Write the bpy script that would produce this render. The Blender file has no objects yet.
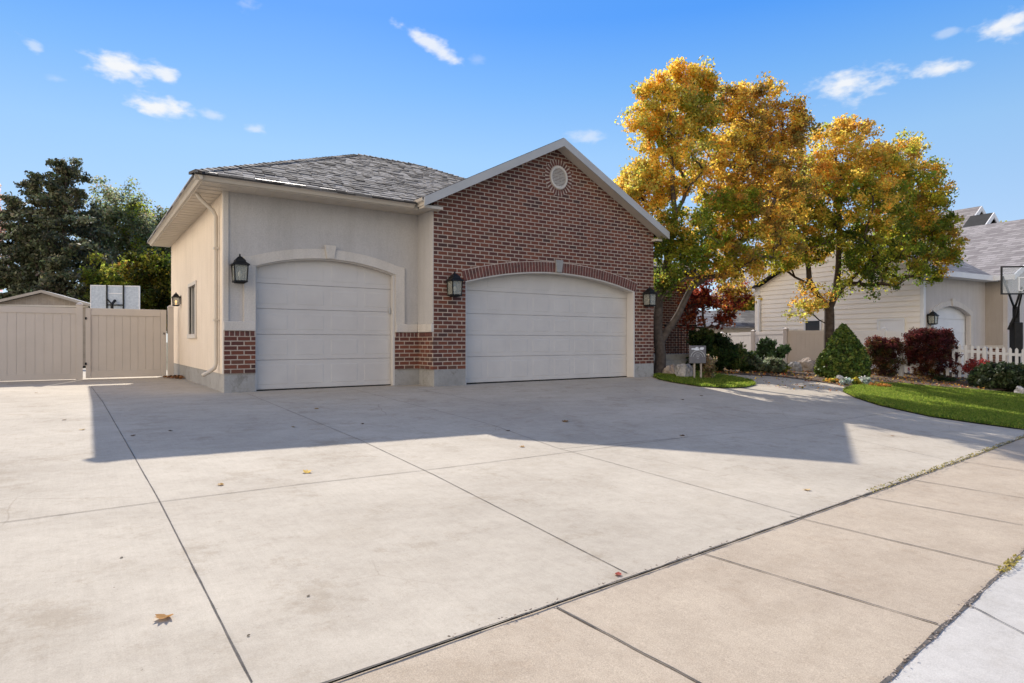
import bpy, math, random
import numpy as np
from mathutils import Vector, Quaternion, noise as mnoise
random.seed(7); RNG = np.random.default_rng(11)
R_ = math.radians
SC = bpy.context.scene
COL = SC.collection

# ------------------------------------------------------------------ camera
EYE = 0.92                       # eye height above the garage slab
YAW = R_(34.65)
FPX = 22.0 / 36.0 * 1024
cam_d = bpy.data.cameras.new("camera"); cam_d.lens = 22.0; cam_d.sensor_width = 36.0
cam_d.clip_start = 0.05; cam_d.clip_end = 2000
cam = bpy.data.objects.new("camera", cam_d); COL.objects.link(cam)
cam.location = (0, 0, EYE); cam.rotation_euler = (R_(90), 0, -YAW)
SC.camera = cam

# ------------------------------------------------------------------ light
SUN = Vector((0.38, 1.285, 1.0)).normalized()
sun_d = bpy.data.lights.new("sun", 'SUN'); sun_d.energy = 4.1; sun_d.angle = R_(0.53); sun_d.color = (1.0, 0.93, 0.84)
sun = bpy.data.objects.new("sun", sun_d); COL.objects.link(sun)
sun.rotation_mode = 'QUATERNION'; sun.rotation_quaternion = SUN.to_track_quat('Z', 'Y')
W = bpy.data.worlds.new("World"); SC.world = W; W.use_nodes = True
SC.view_settings.view_transform = 'Standard'; SC.view_settings.look = 'None'
SC.view_settings.exposure = 0.7; SC.view_settings.gamma = 1.0
SC.cycles.max_bounces = 8; SC.cycles.transparent_max_bounces = 12
try: SC.cycles.use_denoising = True
except Exception: pass

SKY_K = 4.1
SKY_STOPS = [(0, (.33, .42, .56)), (.09, (.30, .43, .62)), (.18, (.22, .41, .65)), (.24, (.105, .32, .68)), (.30, (.015, .22, .72)), (1, (.01, .12, .5))]
FILL_BACK = (4.1, 4.0, 3.9, 1)
FILL_LEFT = (12.4, 10.8, 9.0, 1)
def build_world():
    nt = W.node_tree; n = nt.nodes; l = nt.links; n.clear()
    out = n.new('ShaderNodeOutputWorld'); bg = n.new('ShaderNodeBackground'); bg.inputs[1].default_value = 0.15
    sky = n.new('ShaderNodeTexSky'); sky.sky_type = 'NISHITA'; sky.sun_disc = False
    sky.sun_elevation = math.asin(SUN.z); sky.sun_rotation = math.atan2(SUN.x, SUN.y)
    sky.altitude = 1400; sky.air_density = 1.0; sky.dust_density = 0.25; sky.ozone_density = 1.6
    tc = n.new('ShaderNodeTexCoord'); sep = n.new('ShaderNodeSeparateXYZ'); l.new(tc.outputs['Generated'], sep.inputs[0])
    def M(op, a, b=None, c=None):
        m = n.new('ShaderNodeMath'); m.operation = op
        for i, v in enumerate((a, b, c)):
            if v is None: continue
            if isinstance(v, (int, float)): m.inputs[i].default_value = v
            else: l.new(v, m.inputs[i])
        return m.outputs[0]
    az = M('ARCTAN2', sep.outputs[0], sep.outputs[1]); el = M('ARCSINE', sep.outputs[2])
    def nz(scale, detail, seed):
        t = n.new('ShaderNodeTexNoise'); t.noise_dimensions = '4D'; t.inputs['W'].default_value = seed
        t.inputs['Scale'].default_value = scale; t.inputs['Detail'].default_value = detail
        mp = n.new('ShaderNodeMapping'); mp.inputs['Scale'].default_value = (1, 1, 2.0)
        l.new(tc.outputs['Generated'], mp.inputs[0]); l.new(mp.outputs[0], t.inputs['Vector']); return t.outputs[0]
    n1 = nz(22, 10, 1.3); n2 = nz(70, 10, 7.1)
    wob = M('ADD', M('MULTIPLY', M('SUBTRACT', n1, 0.5), 3.2), M('MULTIPLY', M('SUBTRACT', n2, 0.5), 2.0))
    # clouds: azimuth, elevation, half width, half height (degrees), tilt, density
    clouds = []
    for (x, y, a, b, tilt, den) in [(118, 66, 42, 15, 0.03, 1.0), (165, 75, 15, 8, 0, .9), (160, 109, 36, 13, -.05, 1.0), (214, 115, 16, 6, 0, .45),
                                    (255, 129, 14, 7, 0, .5), (34, 47, 13, 8, -.3, .45), (430, 43, 36, 10, -.45, .85), (588, 137, 26, 10, 0, .5),
                                    (848, 84, 52, 18, 0, .95), (942, 69, 30, 10, -.1, .9), (1008, 25, 36, 18, .1, .95), (948, 32, 14, 7, 0, .35),
                                    (250, 2, 16, 10, 0, .35), (478, 60, 12, 6, 0, .2), (56, 78, 12, 6, 0, .25)]:
        r = math.hypot((x - 512), FPX)
        A = YAW + math.atan2(x - 512, FPX); E_ = math.atan2(341.5 - y, r)
        clouds.append((A, E_, a / FPX * (FPX / r), b / FPX * (FPX / r), tilt, den))
    tot = None
    for (A, E_, a, b, tilt, den) in clouds:
        du = M('SUBTRACT', az, A); dv = M('SUBTRACT', el, E_)
        dv2 = M('ADD', dv, M('MULTIPLY', du, -tilt))
        u = M('DIVIDE', du, a); v = M('DIVIDE', dv2, b)
        # flatter base: lower half compressed
        d = M('SQRT', M('ADD', M('MULTIPLY', u, u), M('MULTIPLY', v, v)))
        m = M('SUBTRACT', M('ADD', 0.78, M('MULTIPLY', wob, 0.62)), d)
        ss = n.new('ShaderNodeMapRange'); ss.interpolation_type = 'SMOOTHSTEP'
        ss.inputs['From Min'].default_value = -0.18; ss.inputs['From Max'].default_value = 0.75; ss.inputs['To Max'].default_value = den
        l.new(m, ss.inputs['Value'])
        tot = ss.outputs[0] if tot is None else M('MAXIMUM', tot, ss.outputs[0])
    def V(op, a, b):
        m = n.new('ShaderNodeVectorMath'); m.operation = op
        for i, v in enumerate((a, b)):
            if isinstance(v, tuple): m.inputs[i].default_value = v
            elif isinstance(v, float): m.inputs['Scale'].default_value = v
            else: l.new(v, m.inputs[i])
        return m.outputs[0]
    # clear-air colour by elevation, added to the physical sky
    rp = n.new('ShaderNodeValToRGB'); e = rp.color_ramp.elements
    stops = SKY_STOPS
    while len(e) < len(stops): e.new(.5)
    for i, (p, c) in enumerate(stops): e[i].position = p; e[i].color = (*c, 1)
    l.new(M('DIVIDE', el, math.pi / 2), rp.inputs[0])
    clear = V('ADD', V('MULTIPLY', sky.outputs[0], (.2, .2, .2)), V('MULTIPLY', rp.outputs[0], (SKY_K,) * 3))
    # unseen bright cloud added behind the camera as fill for the shaded walls
    dp = n.new('ShaderNodeVectorMath'); dp.operation = 'DOT_PRODUCT'; l.new(tc.outputs['Generated'], dp.inputs[0]); dp.inputs[1].default_value = (-.88, -.48, 0)
    n3 = nz(2.2, 7, 4.4)
    bk = n.new('ShaderNodeMapRange'); bk.interpolation_type = 'SMOOTHSTEP'; bk.inputs['From Min'].default_value = .05; bk.inputs['From Max'].default_value = .5
    l.new(M('ADD', dp.outputs['Value'], M('MULTIPLY', M('SUBTRACT', n3, .5), 1.2)), bk.inputs['Value'])
    mb = n.new('ShaderNodeMix'); mb.data_type = 'RGBA'; fall = n.new('ShaderNodeMapRange'); fall.interpolation_type = 'SMOOTHSTEP'; fall.inputs['From Min'].default_value = .30; fall.inputs['From Max'].default_value = .85; fall.inputs['To Min'].default_value = 1.0; fall.inputs['To Max'].default_value = .30
    l.new(sep.outputs[2], fall.inputs['Value']); l.new(M('MULTIPLY', bk.outputs[0], fall.outputs[0]), mb.inputs['Factor']); l.new(clear, mb.inputs['A']); mb.inputs['B'].default_value = FILL_BACK
    # second unseen glow added low on the left to lift left-facing walls
    dq = n.new('ShaderNodeVectorMath'); dq.operation = 'DOT_PRODUCT'; l.new(tc.outputs['Generated'], dq.inputs[0]); dq.inputs[1].default_value = (-.995, -.1, 0)
    b2 = n.new('ShaderNodeMapRange'); b2.interpolation_type = 'SMOOTHSTEP'; b2.inputs['From Min'].default_value = .52; b2.inputs['From Max'].default_value = .86
    l.new(M('ADD', dq.outputs['Value'], M('MULTIPLY', M('SUBTRACT', n3, .5), .7)), b2.inputs['Value'])
    mb2 = n.new('ShaderNodeMix'); mb2.data_type = 'RGBA'; l.new(b2.outputs[0], mb2.inputs['Factor']); l.new(mb.outputs['Result'], mb2.inputs['A']); mb2.inputs['B'].default_value = FILL_LEFT
    mb = mb2
    mix = n.new('ShaderNodeMix'); mix.data_type = 'RGBA'
    l.new(tot, mix.inputs['Factor']); l.new(mb.outputs['Result'], mix.inputs['A'])
    mix.inputs['B'].default_value = (3.75, 3.85, 4.0, 1)
    l.new(mix.outputs['Result'], bg.inputs[0]); l.new(bg.outputs[0], out.inputs[0])
build_world()

# ------------------------------------------------------------------ measuring helpers
FW = np.array([math.sin(YAW), math.cos(YAW), 0]); RT = np.array([math.cos(YAW), -math.sin(YAW), 0]); UP = np.array([0, 0, 1.]); CE = np.array([0, 0, EYE])
def ray(x, y): return FW + RT * (x - 512) / FPX + UP * (341.5 - y) / FPX
def at(x, y, d): return CE + ray(x, y) * d
def gz(X, Y):
    t = min(max(0, 11.4 - Y), 11.5); g = .024 + .0038 * min(max(X, -3), 16)
    return -t * g - .012 * min(max(0, X - 13), 25)
def gnd(x, y):
    z = -.2
    for i in range(50):
        d = ray(x, y); p = CE + d * (z - EYE) / d[2]; z = .5 * z + .5 * gz(p[0], p[1])
    return (p[0], p[1])
def base(x, d):
    """ground point below image column x at depth d"""
    p = at(x, 341.5, d); return (p[0], p[1], gz(p[0], p[1]))

# ------------------------------------------------------------------ materials
def mat(name, col=(.5, .5, .5), rough=.8, metal=0.0, spec=0.4):
    m = bpy.data.materials.new(name); m.use_nodes = True
    b = m.node_tree.nodes['Principled BSDF']
    b.inputs['Base Color'].default_value = (*col, 1); b.inputs['Roughness'].default_value = rough
    b.inputs['Metallic'].default_value = metal; b.inputs['Specular IOR Level'].default_value = spec
    return m
class NT:
    def __init__(s, m): s.m = m; s.nt = m.node_tree; s.n = s.nt.nodes; s.l = s.nt.links; s.b = s.n['Principled BSDF']
    def coord(s, kind='Object'):
        t = s.n.new('ShaderNodeTexCoord'); return t.outputs[kind]
    def mapping(s, vec, scale=(1, 1, 1), rot=(0, 0, 0), loc=(0, 0, 0)):
        m = s.n.new('ShaderNodeMapping'); m.inputs['Scale'].default_value = scale; m.inputs['Rotation'].default_value = rot; m.inputs['Location'].default_value = loc
        s.l.new(vec, m.inputs[0]); return m.outputs[0]
    def noise(s, vec, scale, detail=4, rough=.55, out='Fac'):
        t = s.n.new('ShaderNodeTexNoise'); t.inputs['Scale'].default_value = scale; t.inputs['Detail'].default_value = detail; t.inputs['Roughness'].default_value = rough
        s.l.new(vec, t.inputs['Vector']); return t.outputs[out]
    def ramp(s, fac, stops):
        r = s.n.new('ShaderNodeValToRGB'); e = r.color_ramp.elements
        while len(e) < len(stops): e.new(.5)
        for i, (p, c) in enumerate(stops):
            e[i].position = p; e[i].color = (*c, 1) if len(c) == 3 else c
        s.l.new(fac, r.inputs[0]); return r.outputs[0]
    def mix(s, fac, a, b, mode='MIX'):
        m = s.n.new('ShaderNodeMix'); m.data_type = 'RGBA'; m.blend_type = mode
        for k, v in (('Factor', fac), ('A', a), ('B', b)):
            sock = [i for i in m.inputs if i.name == k and (i.type == 'RGBA' or (k == 'Factor' and i.type == 'VALUE'))][0]
            if isinstance(v, (int, float)): sock.default_value = v
            elif isinstance(v, tuple): sock.default_value = (*v, 1)
            else: s.l.new(v, sock)
        return [o for o in m.outputs if o.type == 'RGBA'][0]
    def math(s, op, a, b=None):
        m = s.n.new('ShaderNodeMath'); m.operation = op
        for i, v in enumerate((a, b)):
            if v is None: continue
            if isinstance(v, (int, float)): m.inputs[i].default_value = v
            else: s.l.new(v, m.inputs[i])
        return m.outputs[0]
    def bump(s, h, strength=.3, dist=.01, prev=None):
        b = s.n.new('ShaderNodeBump'); b.inputs['Strength'].default_value = strength; b.inputs['Distance'].default_value = dist
        s.l.new(h, b.inputs['Height'])
        if prev is not None: s.l.new(prev, b.inputs['Normal'])
        s.l.new(b.outputs[0], s.b.inputs['Normal']); return b.outputs[0]
    def color(s, c): s.l.new(c, s.b.inputs['Base Color'])
    def xyz(s, vec):
        q = s.n.new('ShaderNodeSeparateXYZ'); s.l.new(vec, q.inputs[0]); return q.outputs
    def comb(s, x, y, z=0.0):
        q = s.n.new('ShaderNodeCombineXYZ')
        for i, v in enumerate((x, y, z)):
            if isinstance(v, (int, float)): q.inputs[i].default_value = v
            else: s.l.new(v, q.inputs[i])
        return q.outputs[0]
MT = {}
def noisy(name, c1, c2, scale=3, rough=.85, bump=.3, bscale=60, dist=.004, detail=6, metal=0, spec=.3):
    m = mat(name, c1, rough, metal, spec); t = NT(m); v = t.coord()
    t.color(t.ramp(t.noise(v, scale, detail), [(.3, c1), (.7, c2)]))
    if bump: t.bump(t.noise(v, bscale, 4), bump, dist)
    MT[name] = m; return m

def concrete(name, c_lo, c_hi, stain, speck=.5, warp=.35):
    m = mat(name, c_hi, .88, 0, .25); t = NT(m); v = t.coord()
    a = t.ramp(t.noise(v, .45, 9, .62), [(.30, c_lo), (.66, c_hi)])
    # trowel / wash marks: warped long streaks, worn pale skin with ragged edges
    wv = t.n.new('ShaderNodeVectorMath'); wv.operation = 'MULTIPLY_ADD'; t.l.new(t.noise(v, .9, 3, .5, 'Color'), wv.inputs[0]); wv.inputs[1].default_value = (warp, warp * .5, 0); t.l.new(v, wv.inputs[2])
    wm = t.mapping(wv.outputs[0], (.75, 1.35, 1), (0, 0, .30))
    b = t.ramp(t.noise(wm, 2.0, 12, .74), [(.36, (.90, .885, .865)), (.49, (.97, .965, .96)), (.62, (1.035, 1.035, 1.03))])
    c = t.mix(1.0, a, b, 'MULTIPLY')
    s = t.ramp(t.noise(wv.outputs[0], 1.7, 14, .82), [(.39, stain), (.465, (1, 1, 1))])
    c = t.mix(.75, c, s, 'MULTIPLY')
    b2 = t.ramp(t.noise(v, 11, 12, .85), [(.38, (.90, .893, .885)), (.54, (1.025, 1.025, 1.025))])
    br = t.ramp(t.noise(t.mapping(v, (60, 2.2, 1), (0, 0, .05)), 1.0, 6, .7), [(.35, (.955, .955, .955)), (.62, (1.02, 1.02, 1.02))]); c = t.mix(.8, c, br, 'MULTIPLY')
    c = t.mix(.9, c, b2, 'MULTIPLY')
    # hairline crazing
    vo = t.n.new('ShaderNodeTexVoronoi'); vo.feature = 'DISTANCE_TO_EDGE'; vo.inputs['Scale'].default_value = .55; t.l.new(wv.outputs[0], vo.inputs['Vector'])
    ck = t.ramp(vo.outputs['Distance'], [(.0, (.80, .78, .76)), (.0035, (1, 1, 1))]); ckm = t.ramp(t.noise(v, .35, 3), [(.52, (0, 0, 0)), (.60, (1, 1, 1))])
    c = t.mix(ckm, c, t.mix(1.0, c, ck, 'MULTIPLY'))
    g = t.ramp(t.noise(v, 190, 3, .7), [(.3, (1 - .22 * speck,) * 3), (.7, (1 + .12 * speck,) * 3)])
    c = t.mix(1.0, c, g, 'MULTIPLY')
    d = t.ramp(t.noise(v, 48, 2, .5), [(.225, (.40, .37, .33)), (.25, (1, 1, 1))])
    c = t.mix(.6, c, d, 'MULTIPLY')
    t.color(c)
    p = t.bump(t.noise(v, 140, 5, .7), .35 * (speck + .3), .003)
    t.bump(t.noise(t.mapping(v, (1, .12, 1), (0, 0, .3)), 70, 4, .6), .12, .003, p)
    MT[name] = m; return m
concrete('driveway_concrete', (.395, .345, .272), (.49, .432, .342), (.80, .765, .72), .75)
concrete('sidewalk_concrete', (.42, .34, .25), (.49, .405, .30), (.90, .87, .84), 1.5, .15)
concrete('apron_concrete', (.46, .435, .39), (.53, .50, .45), (.88, .87, .86), .9)
concrete('foundation_concrete', (.27, .265, .25), (.40, .39, .37), (.6, .58, .54), .8)

def brick(name, k=1.0):
    m = mat(name, (.2, .08, .06), .88, 0, .25); t = NT(m); v = t.coord(); x, y, z = t.xyz(v)
    u = t.math('ADD', x, y); vec = t.comb(u, t.math('SUBTRACT', z, .34))
    b = t.n.new('ShaderNodeTexBrick'); b.offset = .5; b.inputs['Scale'].default_value = 1; b.inputs['Brick Width'].default_value = .226
    b.inputs['Row Height'].default_value = .0845; b.inputs['Mortar Size'].default_value = .0105; b.inputs['Mortar Smooth'].default_value = .15
    b.inputs['Bias'].default_value = 0.0
    b.inputs['Color1'].default_value = (0, 0, 0, 1); b.inputs['Color2'].default_value = (1, 1, 1, 1); b.inputs['Mortar'].default_value = (.5, .5, .5, 1)
    w = t.noise(v, 25, 2, .5, 'Color')
    va = t.n.new('ShaderNodeVectorMath'); va.operation = 'MULTIPLY_ADD'; t.l.new(w, va.inputs[0]); va.inputs[1].default_value = (.006, .006, 0); t.l.new(vec, va.inputs[2])
    t.l.new(va.outputs[0], b.inputs['Vector'])
    bc = t.ramp(b.outputs['Color'], [(0, (.075, .042, .036)), (.12, (.105, .044, .037)), (.5, (.145, .052, .036)), (.85, (.185, .068, .043)), (1, (.12, .070, .052))])
    bc = t.mix(.9, bc, t.ramp(t.noise(v, 60, 5, .7), [(.25, (.72, .72, .72)), (.75, (1.25, 1.22, 1.2))]), 'MULTIPLY')
    mc = t.ramp(t.noise(v, 9, 6), [(.3, (.37, .295, .235)), (.7, (.54, .44, .355))])
    c = t.mix(b.outputs['Fac'], bc, mc)
    c = t.mix(.5, c, t.ramp(t.noise(v, .8, 5), [(.35, (.86, .86, .86)), (.65, (1.06, 1.06, 1.06))]), 'MULTIPLY')
    t.color(c)
    h = t.math('ADD', t.math('SUBTRACT', 1.0, b.outputs['Fac']), t.math('MULTIPLY', t.noise(v, 120, 4, .7), .25))
    t.bump(h, .9, .008); MT[name] = m; return m
brick('brick')
noisy('brick_single', (.09, .045, .038), (.18, .068, .054), 9, .88, .5, 90, .004, 2)
noisy('mortar', (.42, .34, .28), (.56, .46, .38), 12, .9, .3, 90)
def stucco(name, c1, c2):
    m = noisy(name, c1, c2, 1.1, .92, 0); t = NT(m); v = t.coord()
    c0 = s_in = t.b.inputs['Base Color'].links[0].from_socket; gr = t.ramp(t.noise(v, 38, 8, .8), [(.36, (.90, .90, .90)), (.60, (1.05, 1.05, 1.05))]); st = t.ramp(t.noise(t.mapping(v, (3.5, 3.5, .45)), 1.4, 7, .7), [(.38, (.94, .935, .925)), (.56, (1.01, 1.01, 1.01))]); t.color(t.mix(1.0, t.mix(1.0, c0, gr, 'MULTIPLY'), st, 'MULTIPLY')); p = t.bump(t.noise(v, 42, 8, .8), .8, .012); t.bump(t.noise(v, 7, 4, .6), .25, .02, p)
stucco('stucco', (.47, .45, .43), (.53, .505, .48))
stucco('side_stucco_lit', (.73, .625, .50), (.79, .68, .55))  # paler, warmer copy of stucco; bounce light on the side wall painted in
stucco('trim_stucco', (.58, .535, .475), (.64, .59, .525))
stucco('neighbour_stucco', (.52, .48, .45), (.58, .54, .50))
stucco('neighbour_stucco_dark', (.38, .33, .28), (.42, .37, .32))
noisy('door_paint', (.54, .505, .465), (.59, .555, .51), 2, .55, .12, 300, .0006, 3, 0, .4)
noisy('white_paint', (.70, .70, .70), (.78, .78, .77), 2, .5, .1, 40, .001)
noisy('picket_paint', (.46, .46, .46), (.54, .54, .53), 2, .6, .1, 40, .001)
noisy('grey_paint', (.40, .40, .39), (.46, .46, .45), 2, .5, .1, 40, .001)
noisy('gutter_paint', (.50, .45, .38), (.56, .505, .43), 2, .45, .1, 30, .001)
noisy('vinyl_tan', (.54, .48, .415), (.59, .525, .455), 1.5, .45, .08, 30, .001)
noisy('vinyl_white', (.72, .72, .72), (.78, .78, .78), 1.5, .4, .05, 30, .001)
noisy('black_metal', (.008, .008, .008), (.016, .015, .014), 10, .55, .2, 80, .001, 3, 0, .25)
noisy('dark_gap', (.012, .011, .010), (.03, .027, .023), 30, .95, .5, 90)
noisy('joint', (.05, .045, .04), (.13, .115, .10), 20, .95, .4, 90)
noisy('debris', (.10, .075, .05), (.22, .17, .12), 60, .95, .8, 120, .01)
noisy('bark', (.055, .042, .034), (.12, .095, .078), 9, .95, .9, 30, .02)
noisy('dark_bark', (.045, .032, .024), (.09, .066, .05), 9, .95, .9, 30, .02)
noisy('rock_grey', (.20, .19, .18), (.42, .40, .38), 7, .9, .8, 22, .03)
noisy('rock_tan', (.26, .20, .15), (.40, .33, .27), 5, .9, .8, 22, .03)
noisy('mulch', (.06, .042, .03), (.17, .12, .085), 14, .95, 1, 45, .03)
noisy('soil', (.10, .085, .05), (.15, .14, .07), 1.2, .95, .6, 20, .03)
noisy('lawn_base', (.07, .105, .018), (.12, .16, .028), 2.2, .95, .8, 60, .02)
noisy('interior_dark', (.02, .02, .02), (.03, .03, .03), 3, .9, 0)
noisy('slate_plaque', (.10, .10, .115), (.15, .145, .155), 8, .6, .2, 30)
noisy('plaque_light', (.50, .54, .60), (.66, .70, .76), 20, .6, .2, 30)
noisy('plaque_mid', (.34, .35, .38), (.42, .42, .44), 20, .6, .2, 30)
noisy('weathered_wood', (.28, .24, .20), (.36, .31, .265), 5, .9, .4, 40)
noisy('shed_trim', (.36, .32, .27), (.42, .375, .32), 3, .8, .2, 40)
noisy('asphalt', (.045, .045, .045), (.06, .06, .058), 12, .95, .6, 120)
noisy('siding', (.80, .745, .66), (.85, .795, .71), 1, .6, .1, 40, .001)  # paler cream: light bounced onto the wall is put into the colour
def shingles(name, axis, sinp, cols):
    m = mat(name, cols[1], .95, 0, .2); t = NT(m); v = t.coord(); x, y, z = t.xyz(v)
    u = x if axis == 'x' else y
    vec = t.comb(u, t.math('MULTIPLY', z, 1 / sinp))
    b = t.n.new('ShaderNodeTexBrick'); b.offset = .37; b.inputs['Scale'].default_value = 1; b.inputs['Brick Width'].default_value = .34
    b.inputs['Row Height'].default_value = .25; b.inputs['Mortar Size'].default_value = .004; b.inputs['Bias'].default_value = 0
    b.inputs['Color1'].default_value = (0, 0, 0, 1); b.inputs['Color2'].default_value = (1, 1, 1, 1); b.inputs['Mortar'].default_value = (0, 0, 0, 1)
    t.l.new(vec, b.inputs['Vector'])
    c = t.ramp(t.math('ADD', t.math('MULTIPLY', b.outputs['Color'], .8), t.math('MULTIPLY', t.noise(vec, 9, 6, .8), .25)), [(.15, cols[0]), (.5, cols[1]), (.85, cols[2])])
    c = t.mix(.8, c, t.ramp(t.noise(v, 110, 4, .7), [(.3, (.75,) * 3), (.7, (1.2,) * 3)]), 'MULTIPLY')
    # saw-tooth height: each course lifts towards its butt edge
    fr = t.math('FRACT', t.math('DIVIDE', t.math('MULTIPLY', z, 1 / sinp), .25))
    h = t.math('ADD', t.math('SUBTRACT', 1.0, fr), t.math('MULTIPLY', b.outputs['Color'], .8))
    line = t.ramp(fr, [(0, (.22, .22, .22)), (.16, (1, 1, 1))]); c = t.mix(1.0, c, line, 'MULTIPLY')
    t.color(c); t.bump(h, 1.0, .022); MT[name] = m
SHC = [(.035, .032, .03), (.10, .094, .088), (.25, .235, .215)]
shingles('shingles_front', 'x', .43, SHC); shingles('shingles_side', 'y', .43, SHC)
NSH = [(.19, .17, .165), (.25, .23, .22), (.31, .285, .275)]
shingles('neighbour_shingles_front', 'x', .43, [(.11, .11, .12), (.15, .15, .16), (.20, .20, .21)]); shingles('neighbour_shingles_side', 'y', .43, NSH)  # front copy is darker: the shade of that slope is in its palette

def glass(name, col=(.8, .85, .85), alpha=.35, rough=.05):
    m = mat(name, col, rough, 0, .6); b = m.node_tree.nodes['Principled BSDF']; b.inputs['Alpha'].default_value = alpha
    MT[name] = m; return m
glass('lantern_glass', (.40, .40, .34), .38, .15); glass('board_acrylic', (.55, .60, .62), .22)
m = mat('window_glass', (.05, .06, .07), .04, 0, .8); MT['window_glass'] = m
m = mat('window_glass_bright', (.50, .58, .64), .08, 0, .8); MT['window_glass_bright'] = m
noisy('board_sheet', (.36, .41, .47), (.52, .57, .62), 14, .35, .1, 60, .001)
m = mat('bulb', (.9, .88, .7), .3); MT['bulb'] = m
m = mat('bulb_lit', (.9, .7, .4), .3); b = m.node_tree.nodes['Principled BSDF']; b.inputs['Emission Color'].default_value = (1, .55, .2, 1); b.inputs['Emission Strength'].default_value = 2.2; MT['bulb_lit'] = m

def leafmat(name, transl=.5, rough=.6, spec=.3, gain=1.6):
    """leaf colour comes from the per-leaf 'tint' attribute; light passes through the blade"""
    m = bpy.data.materials.new(name); m.use_nodes = True; nt = m.node_tree; n = nt.nodes; l = nt.links
    b = n['Principled BSDF']; b.inputs['Roughness'].default_value = rough; b.inputs['Specular IOR Level'].default_value = spec
    a = n.new('ShaderNodeAttribute'); a.attribute_name = 'tint'; l.new(a.outputs['Color'], b.inputs['Base Color'])
    tr = n.new('ShaderNodeBsdfTranslucent'); mul = n.new('ShaderNodeVectorMath'); mul.operation = 'SCALE'; mul.inputs['Scale'].default_value = gain
    l.new(a.outputs['Color'], mul.inputs[0]); l.new(mul.outputs[0], tr.inputs[0])
    mx = n.new('ShaderNodeMixShader'); mx.inputs[0].default_value = transl
    l.new(b.outputs[0], mx.inputs[1]); l.new(tr.outputs[0], mx.inputs[2]); l.new(mx.outputs[0], n['Material Output'].inputs[0])
    MT[name] = m
leafmat('leaf', .58, .6, .2, 2.1); leafmat('needle', .18, .6, .3, 1.2); leafmat('grass_blade', .5, .6, .25, 1.9); leafmat('dry_leaf', .2, .7, .2, 1.2)

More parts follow.
